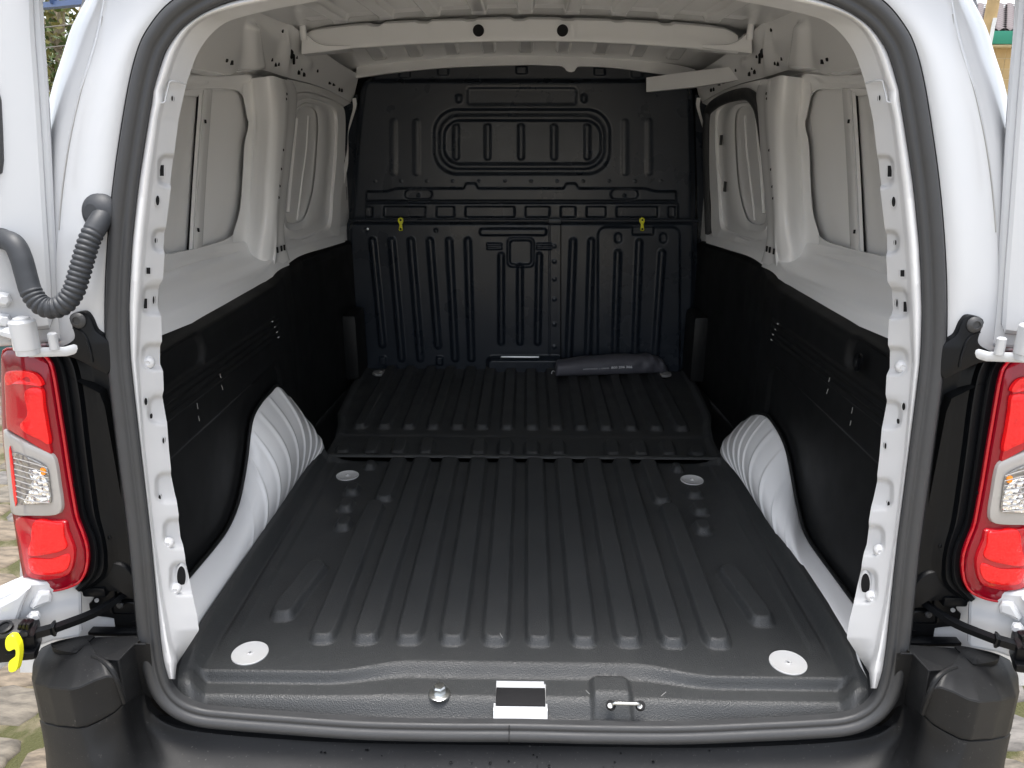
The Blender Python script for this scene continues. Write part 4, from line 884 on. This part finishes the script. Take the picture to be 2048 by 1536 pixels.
    OU = cr(OUT, 150, closed=True)
    def ring(ts_off, nm, m, par): 
        rr = [PX(mixp(H, OU, t), -x) for t, x in ts_off]
        V = np.concatenate(rr); return mk(nm, V, gfaces(len(rr), 150, False, True), m, par, True, 50, fl)
    w1 = ring(((0.0, .800), (0.0, .792), (.03, .788), (.25, .785), (.5, .783), (1.0, .768)), 'window_frame', PAINT_LIFT, van)
    # slot and bead strip inside the blank
    tube('panel_slot', PX(cr([(397, 179), (386, 340), (375.5, 499)], 20), -.803), .0028, DARK, w1, 6, flip=fl)
    st_r = [PX(cr([(x0, 178), (x0 - 12, 340), (x0 - 21, 499)], 30), -xx) for x0, xx in ((398, .812), (399, .797), (406, .796), (408, .790), (414, .789), (417, .797), (424, .799), (426, .812))]
    grid('window_strip', np.stack(st_r), PAINT_LIFT, w1, flip=fl)
    for p_ in ((411, 243), (397, 460)): boxm('hole', PX([p_], -.786)[0], (.004, .004, .009), DARK, w1, 0, flip=fl)
    # ---- shelf below the blank
    k_ = 60
    s0 = PX(cr(Ltop, k_, by='par'), -.700); s0[:, 0] = -.702
    L1 = PX(cr([(315, 546), (345, 538), (372, 531), (400, 524), (424, 518), (446, 513), (466, 508), (483, 503), (500, 496), (512, 488), (520, 480)], k_, by='par'), -.79)
    s00 = s0 + A((.004, 0, -.015))
    L1[:, 0] = np.linspace(-.785, -.755, k_)
    sh_ = strip('belt_shelf', [s00, s0 + A((-.004, 0, .006)), s0 * .85 + L1 * .15 + A((0, 0, .012)), s0 * .5 + L1 * .5 + A((0, 0, .006)), s0 * .1 + L1 * .9, L1 + A((-.01, .01, .03))], PAINT_LIFT, fl, k=40, kind='cr')
    # ---- C pillar
    ra = cr([(486, 160), (488, 200), (497, 246), (489, 290), (485, 360), (480, 420), (466, 470), (470, 500), (478, 512)], 60, by='par')
    rb = cr([(510, 156), (514, 200), (517, 246), (515, 300), (511, 360), (508, 420), (502, 470), (496, 510), (500, 540)], 60, by='par')
    rc = cr([(545, 152), (553, 200), (553, 246), (550, 300), (546, 360), (543, 420), (540, 470), (536, 515), (525, 562)], 60, by='par')
    rd_ = cr([(566, 158), (574, 190), (573, 246), (568, 300), (562, 360), (556, 420), (554, 470), (552, 505), (548, 537)], 60, by='par')
    re_ = cr([(585, 163), (593, 190), (590, 246), (584, 300), (577, 360), (570, 420), (568, 470), (573, 500), (578, 521)], 60, by='par')
    foot = .026 * sstep(.62, 1.0, np.linspace(0, 1, 60))
    cpil = strip('side_pillar', [PX(ra, -.7835), PX(mixp(ra, rb, .6), -.776), PX(rb, -.757 - foot * .6), PX(mixp(rb, rc, .55), -.716 - foot), PX(rc, -.697 - foot), PX(mixp(rc, rd_, .7), -.690 - foot * .9), PX(rd_, -.690 - foot * .6), PX(mixp(rd_, re_, .25), -.693 - foot * .5), PX(re_, -.698), PX(re_, -.712)], PAINT_LIFT, fl, k=60, kind='cr')
    for p_, h_ in (((562, 338), 5), ((559, 372), 3), ((557, 395), 4), ((573, 188), 4), ((572, 198), 3), ((566, 300), 2.5)):
        lathe('hole', ((.004, -.001), (.004, .0012), (.0004, .0014)), PX([p_], -.690)[0], (1, -.3, 0), DARK, cpil, 12, flip=fl)
    for p_ in ((555, 500), (563, 497), (569, 495)): boxm('hole', PX([p_], -.693)[0], (.004, .006, .016), DARK, cpil, 0, flip=fl)
    # ---- front side wall with sliding door blank
    h2 = [(592, 236), (602, 216), (622, 214), (633, 226), (636, 250), (634, 300), (630, 350), (624, 390), (612, 430), (600, 444), (578, 446), (572, 430), (574, 380), (580, 310), (586, 260)]
    H2 = cr(h2, 120, closed=True)
    o2 = [(584, 196), (608, 186), (640, 192), (676, 206), (690, 226), (690, 300), (686, 350), (682, 400), (676, 474), (640, 484), (590, 496), (562, 490), (558, 400), (566, 310), (576, 240)]
    OO2 = cr(o2, 120, closed=True)
    rr = [PW(mixp(H2, OO2, t), x) for t, x in ((0, .030), (0, .022), (.06, .019), (.28, .012), (.36, .016), (.62, .016), (.72, .004), (1.0, -.002))]
    w2 = mk('sliding_door_panel', np.concatenate(rr), gfaces(len(rr), 120, False, True), PAINT_LIFT, van, True, 50, fl)
    bk2 = PW(cr([(560, 180), (700, 180), (700, 480), (555, 480)], 40, closed=True), .034)
    pillow('sliding_door_skin', bk2, (1, .08, 0), PAINT_LIFT, w2, skirt=0, prof=((1, 0), (0, 0)), flip=fl)
    tube('door_bead', PW(cr([(593, 238), (588, 290), (582, 350), (576, 425)], 30), .026), .006, PAINT_LIFT, w2, 8, flip=fl)
    tube('door_bead', PW(cr([(616, 232), (612, 300), (604, 360), (594, 440)], 30), .034), .004, PAINT_LIFT, w2, 8, flip=fl)
    top2 = [PW(cr([(574, 158), (625, 170), (665, 185), (702, 206)], 30), -.0), PW(cr([(578, 188), (608, 182), (645, 190), (690, 212)], 30), .0), PW(cr([(580, 200), (608, 190), (642, 196), (684, 216)], 30), .012)]
    strip('door_header', top2, PAINT_LIFT, fl, par=w2, k=16)
    bot2 = [PW(cr([(560, 488), (600, 474), (650, 462), (690, 452)], 30), .014), PW(cr([(566, 508), (600, 494), (650, 480), (690, 470)], 30), -.004), PW(cr([(566, 535), (600, 512), (650, 496), (690, 484)], 30), -.012)]
    strip('door_sill', bot2, PAINT_LIFT, fl, par=w2, k=16)
    if fl:
        fr3 = [(574, 300), (583, 240), (592, 210), (606, 192), (622, 189), (652, 196), (680, 212), (690, 232), (691, 300), (688, 380), (684, 465)]
        tube('door_seal', PW(cr(fr3, 80), -.004), .019, RUBBER, w2, 10, flip=True, sq=(1, .8), ref=(1, 0, 0))
        tube('door_seal', PW(cr([(574, 300), (566, 370), (559, 440), (557, 470)], 40), -.006), .006, RUBBER, w2, 10, flip=True)
        for p_ in ((663, 280), (654, 372)): boxm('foam_pad', PW([p_], .008)[0], (.004, .026, .034), RUBBER, w2, .001, flip=True)
    # ---- dark column, studs and grey strips beside the bulkhead
    px_ = A([(683, 190), (716, 190), (686, 480), (706, 480), (683, 720), (706, 735)]); cg = PY(px_, 2.02).reshape(3, 2, 3)
    col_ = grid('partition_column', cg, BULK, van, flip=fl)
    for i, (ya, yb2) in enumerate(((320, 345), (372, 400), (425, 448), (452, 468), (488, 512), (520, 555), (566, 600), (608, 640), (650, 715))):
        boxm('column_tab', PY([(690 - (3 if i < 2 else 0), (ya + yb2) / 2)], 2.005)[0], (.026, .012, (yb2 - ya) * .0019), GREYM if i in (4, 5, 6, 8) and False else BULK, col_, .003, flip=fl)
    lathe('stud', ((.008, 0), (.008, .006), (.005, .008), (.0005, .008)), PY([(682, 479)], 1.985)[0], (0, -1, 0), DISC, col_, 16, flip=fl)
    lathe('stud_cap', ((.006, 0), (.006, .007), (.0005, .008)), PY([(682.5, 473.5)], 1.985)[0], (0, -1, 0), BLUE, col_, 16, flip=fl)
    jb_ = [PY(cr([(704, 196), (706, 215), (700, 240), (696, 262), (694, 300), (688, 330), (685, 360), (682, 420), (680, 475)], 50), 1.99), PY(cr([(712, 196), (713, 212), (704, 243), (697, 268), (697, 300), (696, 330), (690, 362), (685, 420), (683, 475)], 50), 1.985)]
    strip('jamb_flange', jb_, PAINT_LIFT, fl, k=4)
    # ---- cantrail with pierced slots
    bot = [(366, 141), (380, 137), (430, 145), (460, 149), (480, 138), (508, 140), (533, 142), (574, 155), (625, 168), (665, 184), (705, 206)]
    topc = [(430, -40), (450, -25), (478, -5), (500, 6), (515, 14), (528, 20), (545, 30), (584, 50), (632, 92), (672, 122), (718, 150)]
    kb = 90
    bC = cr(bot, kb, by='par'); tC = cr(topc, kb, by='par')
    def cant(pts, t): # side plane leaning in towards the roof
        off = -.052 * t
        a_ = PX(pts, -.722 - off); b_ = PW(pts, off)
        useb = (b_[:, 1] > 1.3)[:, None]
        return np.where(useb, b_, a_)
    tv = np.linspace(0, 1, 26); CG = np.stack([cant(mixp(bC, tC, t), t) for t in tv])
    pxg = np.stack([mixp(bC, tC, t) for t in tv])
    # conical pressing and dimples
    tw = np.clip((140 - pxg[..., 1]) / 100, 0, 1); hcone = .020 * sstep(1, .25, np.abs(pxg[..., 0] - (508 - 8 * tw)) / (27 - 15 * tw)) * sstep(142, 134, pxg[..., 1]) * sstep(40, 60, pxg[..., 1])
    hd = .010 * np.exp(-((pxg[..., 0] - 615) / 7) ** 2 - ((pxg[..., 1] - 128) / 13) ** 2) + .014 * np.exp(-((pxg[..., 0] - 571) / 6) ** 2 - ((pxg[..., 1] - 105) / 40) ** 2)
    CG[..., 0] += hcone + hd
    ca = grid('cantrail', CG, PAINT_LIFT, van, ang=0, flip=fl)
    under = np.stack([CG[0], CG[0] + A((-.05, 0, -.004)), CG[0] + A((-.08, 0, -.05))]); grid('cantrail_underside', under, PAINT_LIFT, ca, flip=fl)
    for (px, py, hw, hh, k) in ((453.5, 119, 2.4, 6, 'e'), (463.5, 121, 2.4, 9, 'r'), (544.5, 119, 1, 4, 'r'), (552, 126, 1.5, 7.5, 'r'), (557.5, 128, 1, 4, 'r'), (583, 101, 3.2, 17, 'e'), (588, 110, 1.4, 19, 'r'), (577.5, 105, 1.8, 5, 'e'), (594, 113, 1, 5, 'r'), (598, 143, 1.8, 6.5, 'r'), (608, 147, 1.8, 6.5, 'r'), (603, 138, .8, 3, 'r'), (635.5, 140, .8, 5, 'r'), (660, 166, 2, 3, 'r'), (668, 169, 2, 3, 'r'), (679, 177.5, 1.2, 5.5, 'r'), (684, 179, 1.2, 5.5, 'r'), (564, 62, 1.2, 4, 'e')):
        O2 = rrect(px, py, hw, hh, .4, 3) if k == 'r' else A([(px + hw * math.cos(a), py + hh * math.sin(a)) for a in np.linspace(0, 2 * math.pi, 16, endpoint=False)])
        tb = np.interp(px, bC[:, 0], bC[:, 1]); tt_ = np.interp(px, tC[:, 0], tC[:, 1]); t = np.clip((tb - py) / max(tb - tt_, 1), 0, 1)
        c0 = cant(A([(px, py)]), t)[0]; d2 = ((pxg - A((px, py))) ** 2).sum(-1); hx = (hcone + hd).reshape(-1)[np.argmin(d2)]
        O3 = PX(O2, c0[0]) + A((hx + .0015, 0, 0)); pillow('slot', O3, (1, 0, 0), DARK, ca, skirt=.003, prof=((1, 0), (0, .0002)), flip=fl)

# white rail stub on one side only
q0, q1 = one(PY, (1298, 170), 1.90), one(PX, (1484, 146), .700)
rail_ = tube('slide_rail', [q0, mixp(q0, q1, .5) + A((.012, 0, 0)), q1], [.034, .036, .030], PAINT_LIFT, van, 4, ref=(0, 0, 1), sq=(.7, 1.0), ang=30)

# ------------------------------------------------------------------ roof
nxr, nyr = 420, 120
xs = np.linspace(-.72, .72, nxr); ysr = np.linspace(.16, 2.05, nyr)
X_, Y_ = np.meshgrid(xs, ysr, indexing='ij')
Zr = 1.268 - .085 * X_ ** 2 - .10 * np.clip(np.abs(X_) - .6, 0, 1) - .075 * np.clip((Y_ - 1.45) / .53, 0, 1.2) ** 1.6 - .06 * np.clip((.7 - Y_) / .5, 0, 1) ** 2
for k, c in enumerate((-.52, -.39, -.26, -.13, 0, .13, .26, .39, .52)):
    Zr -= .016 * sstep(.025, .020, np.abs(X_ - c)) * sstep(.30, .34, Y_) * (1 - sstep(1.30, 1.34, Y_) * sstep(1.56, 1.52, Y_)) * sstep(1.92, 1.88, Y_)
Zr -= .006 * sstep(.02, .012, np.abs(Y_ - 1.31)) * sstep(.62, .6, np.abs(X_))
rf = grid('roof_panel', np.stack([X_, Y_, Zr], -1), PAINT_LIFT, van, ang=0)
rf['label'] = 'white roof skin with pressed stiffening ribs, seen from inside'
# roof bow
kb = 200
top = [(612, 68), (622, 63), (640, 60), (700, 53), (735, 51), (742, 54), (758, 54), (765, 48.5), (830, 45), (836, 48), (856, 48), (862, 43.5), (925, 42), (932, 44), (948, 44), (954, 40.5), (1020, 39), (1028, 43), (1048, 43), (1056, 39.5), (1120, 40), (1127, 43), (1144, 43), (1151, 41), (1222, 43), (1228, 46), (1246, 46), (1252, 44), (1318, 48), (1326, 52), (1344, 52), (1350, 48.5), (1420, 55), (1452, 60), (1466, 66), (1476, 72)]
btm = [(606, 107), (640, 103), (690, 97), (740, 94), (830, 88), (930, 84), (1042, 82), (1150, 83), (1250, 87), (1340, 93), (1400, 98), (1450, 103), (1484, 107)]
T = lin(top, kb); Bm = cr(btm, kb)
f_ = interp = np.stack([T[:, 0], np.interp(T[:, 0], Bm[:, 0], Bm[:, 1])], 1)
T3, B3_ = PY(T, 1.43), PY(f_, 1.41)
beam = strip('roof_beam', [T3 + A((0, .035, .012)), T3 + A((0, .006, .001)), T3, T3 * .6 + B3_ * .4 + A((0, -.003, 0)), T3 * .12 + B3_ * .88 + A((0, -.005, 0)), B3_, B3_ + A((0, .02, -.001)), B3_ + A((0, .07, .012)), T3 + A((0, .10, .012))], PAINT_LIFT, k=50, kind='cr', ang=60)
for px in (957, 1125): 
    c_ = one(PY, (px, 61), 1.4085)
    lathe('beam_hole', ((.0165, .0), (.0165, .0025), (.0005, .0025)), c_, (0, -1, -.1), DARK, beam, 28)
    lathe('hole_rim', ((.0185, -.002), (.0185, .002), (.0168, .003), (.0162, .002)), c_, (0, -1, -.1), PAINT_LIFT, beam, 28)
for fl in (False, True):
    g0 = PY([(604, 66), (612, 70), (630, 84), (650, 90), (676, 91), (700, 91)], 1.40); g1 = PY([(603, 108), (612, 107), (630, 105), (650, 103), (676, 100), (700, 97)], 1.40)
    g2 = g1 + A((0, .06, -.002))
    gs = grid('beam_gusset', loft([cr(g0, 30) + A((0, .04, .004)), cr(g0, 30), cr(g1, 30), cr(g2, 30)], 20, 'lin'), PAINT_LIFT, beam, flip=fl)
    lathe('gusset_boss', ((.010, -.025), (.010, .02), (.007, .022), (.0005, .022)), one(PY, (606, 62), 1.385), (0, -.1, 1), PAINT_LIFT, beam, 14, flip=fl)
# front header over the bulkhead
hd_t = PY(cr([(712, 150), (740, 146), (800, 138), (900, 129), (1042, 124), (1180, 128), (1290, 138), (1360, 148), (1392, 156)], 120), 1.955); hd_b = PY(cr([(712, 156), (740, 152), (800, 144), (900, 135), (1042, 130), (1100, 131), (1125, 133), (1133, 141), (1142, 144), (1151, 141), (1160, 133), (1230, 136), (1290, 144), (1360, 154), (1392, 162)], 120), 1.95)
strip('front_header', [hd_t + A((0, .02, .03)), hd_t, hd_b, hd_b + A((0, .03, 0))], PAINT_LIFT, k=14)

# ------------------------------------------------------------------ bag lying on the mat against the bulkhead
bagc = A((.345, 1.872, .016))
bag = empty('folded_bag', bagc); BAG[0] = bag
tag(bag, 'slim charcoal nylon pouch with white lettering lying against the bulkhead', 'pouch')
nL, nA = 160, 48
L_ = np.linspace(-.222, .232, nL); aa = np.linspace(0, 2 * math.pi, nA, endpoint=False)
hgt = np.interp(L_, [-.222, -.215, -.1, .05, .16, .21, .232], [.020, .030, .036, .039, .037, .026, .007]); wid = np.interp(L_, [-.222, -.215, -.1, .05, .16, .21, .232], [.030, .042, .048, .047, .044, .032, .010])
yc = .028 * (L_ / .23); BGm = np.zeros((nL, nA, 3))
for i in range(nL):
    e = 2.6; R = (np.abs(np.cos(aa)) ** e + np.abs(np.sin(aa)) ** e) ** (-1 / e)
    wr = 1 + .05 * np.sin(L_[i] * 90 + aa * 2.2) * sstep(.02, .12, L_[i]) + .05 * np.sin(L_[i] * 160 - aa * 3) * sstep(.08, .2, L_[i]) + .02 * np.sin(L_[i] * 45 + aa)
    BGm[i, :, 0] = L_[i]; BGm[i, :, 1] = yc[i] + R * np.cos(aa) * wid[i] * wr; BGm[i, :, 2] = hgt[i] + R * np.sin(aa) * hgt[i] * np.where(np.sin(aa) > 0, wr, 1)
fcs = gfaces(nL, nA, False, True).tolist() + [list(range(nA)), list(range((nL - 1) * nA, nL * nA))]
pouch = mk('pouch', BGm.reshape(-1, 3), fcs, FABRIC, bag, True, 0)
tube('drawcord', cr([(-.222, -.02, .012), (-.232, -.028, .018), (-.236, -.03, .008), (-.23, -.028, .0)], 16), .0022, DISC, bag, 8)
def text_on(txt, size, x0, v0, wscale=1.0, nm='lettering', bold=.0):
    cu = bpy.data.curves.new('t', 'FONT'); cu.body = txt; cu.size = size; cu.offset = bold; cu.resolution_u = 2
    to = bpy.data.objects.new('t', cu); COL.objects.link(to)
    dg = bpy.context.evaluated_depsgraph_get(); me = bpy.data.meshes.new_from_object(to.evaluated_get(dg))
    V = np.array([v.co for v in me.vertices]); Fc = [list(p.vertices) for p in me.polygons]
    bpy.data.objects.remove(to); bpy.data.curves.remove(cu); bpy.data.meshes.remove(me)
    out = []
    for x, y, _ in V:
        lx = x0 + x * wscale; ii = np.interp(lx, L_, np.arange(nL)); i = int(np.clip(ii, 0, nL - 2)); fr_ = ii - i
        an = rad(128 - (v0 + y) / .048 * 55) + math.pi / 2          # around the rear upper shoulder
        an = an % (2 * math.pi); jj = an / (2 * math.pi) * nA; j = int(jj) % nA; fj = jj - int(jj)
        g = lambda i, j: BGm[i, j % nA]
        p = (g(i, j) * (1 - fj) + g(i, j + 1) * fj) * (1 - fr_) + (g(i + 1, j) * (1 - fj) + g(i + 1, j + 1) * fj) * fr_
        c = A((lx, np.interp(lx, L_, yc), np.interp(lx, L_, hgt))); d = p - c; d /= np.linalg.norm(d); out.append(p + d * .0012)
    return mk(nm, out, Fc, PRINT, bag, False, 0)
text_on('ASSISTANCE  |  LINHA ', .0105, -.115, .030, 1.0)
text_on('800 206 366', .0165, -.003, .029, 1.0, bold=.0004)
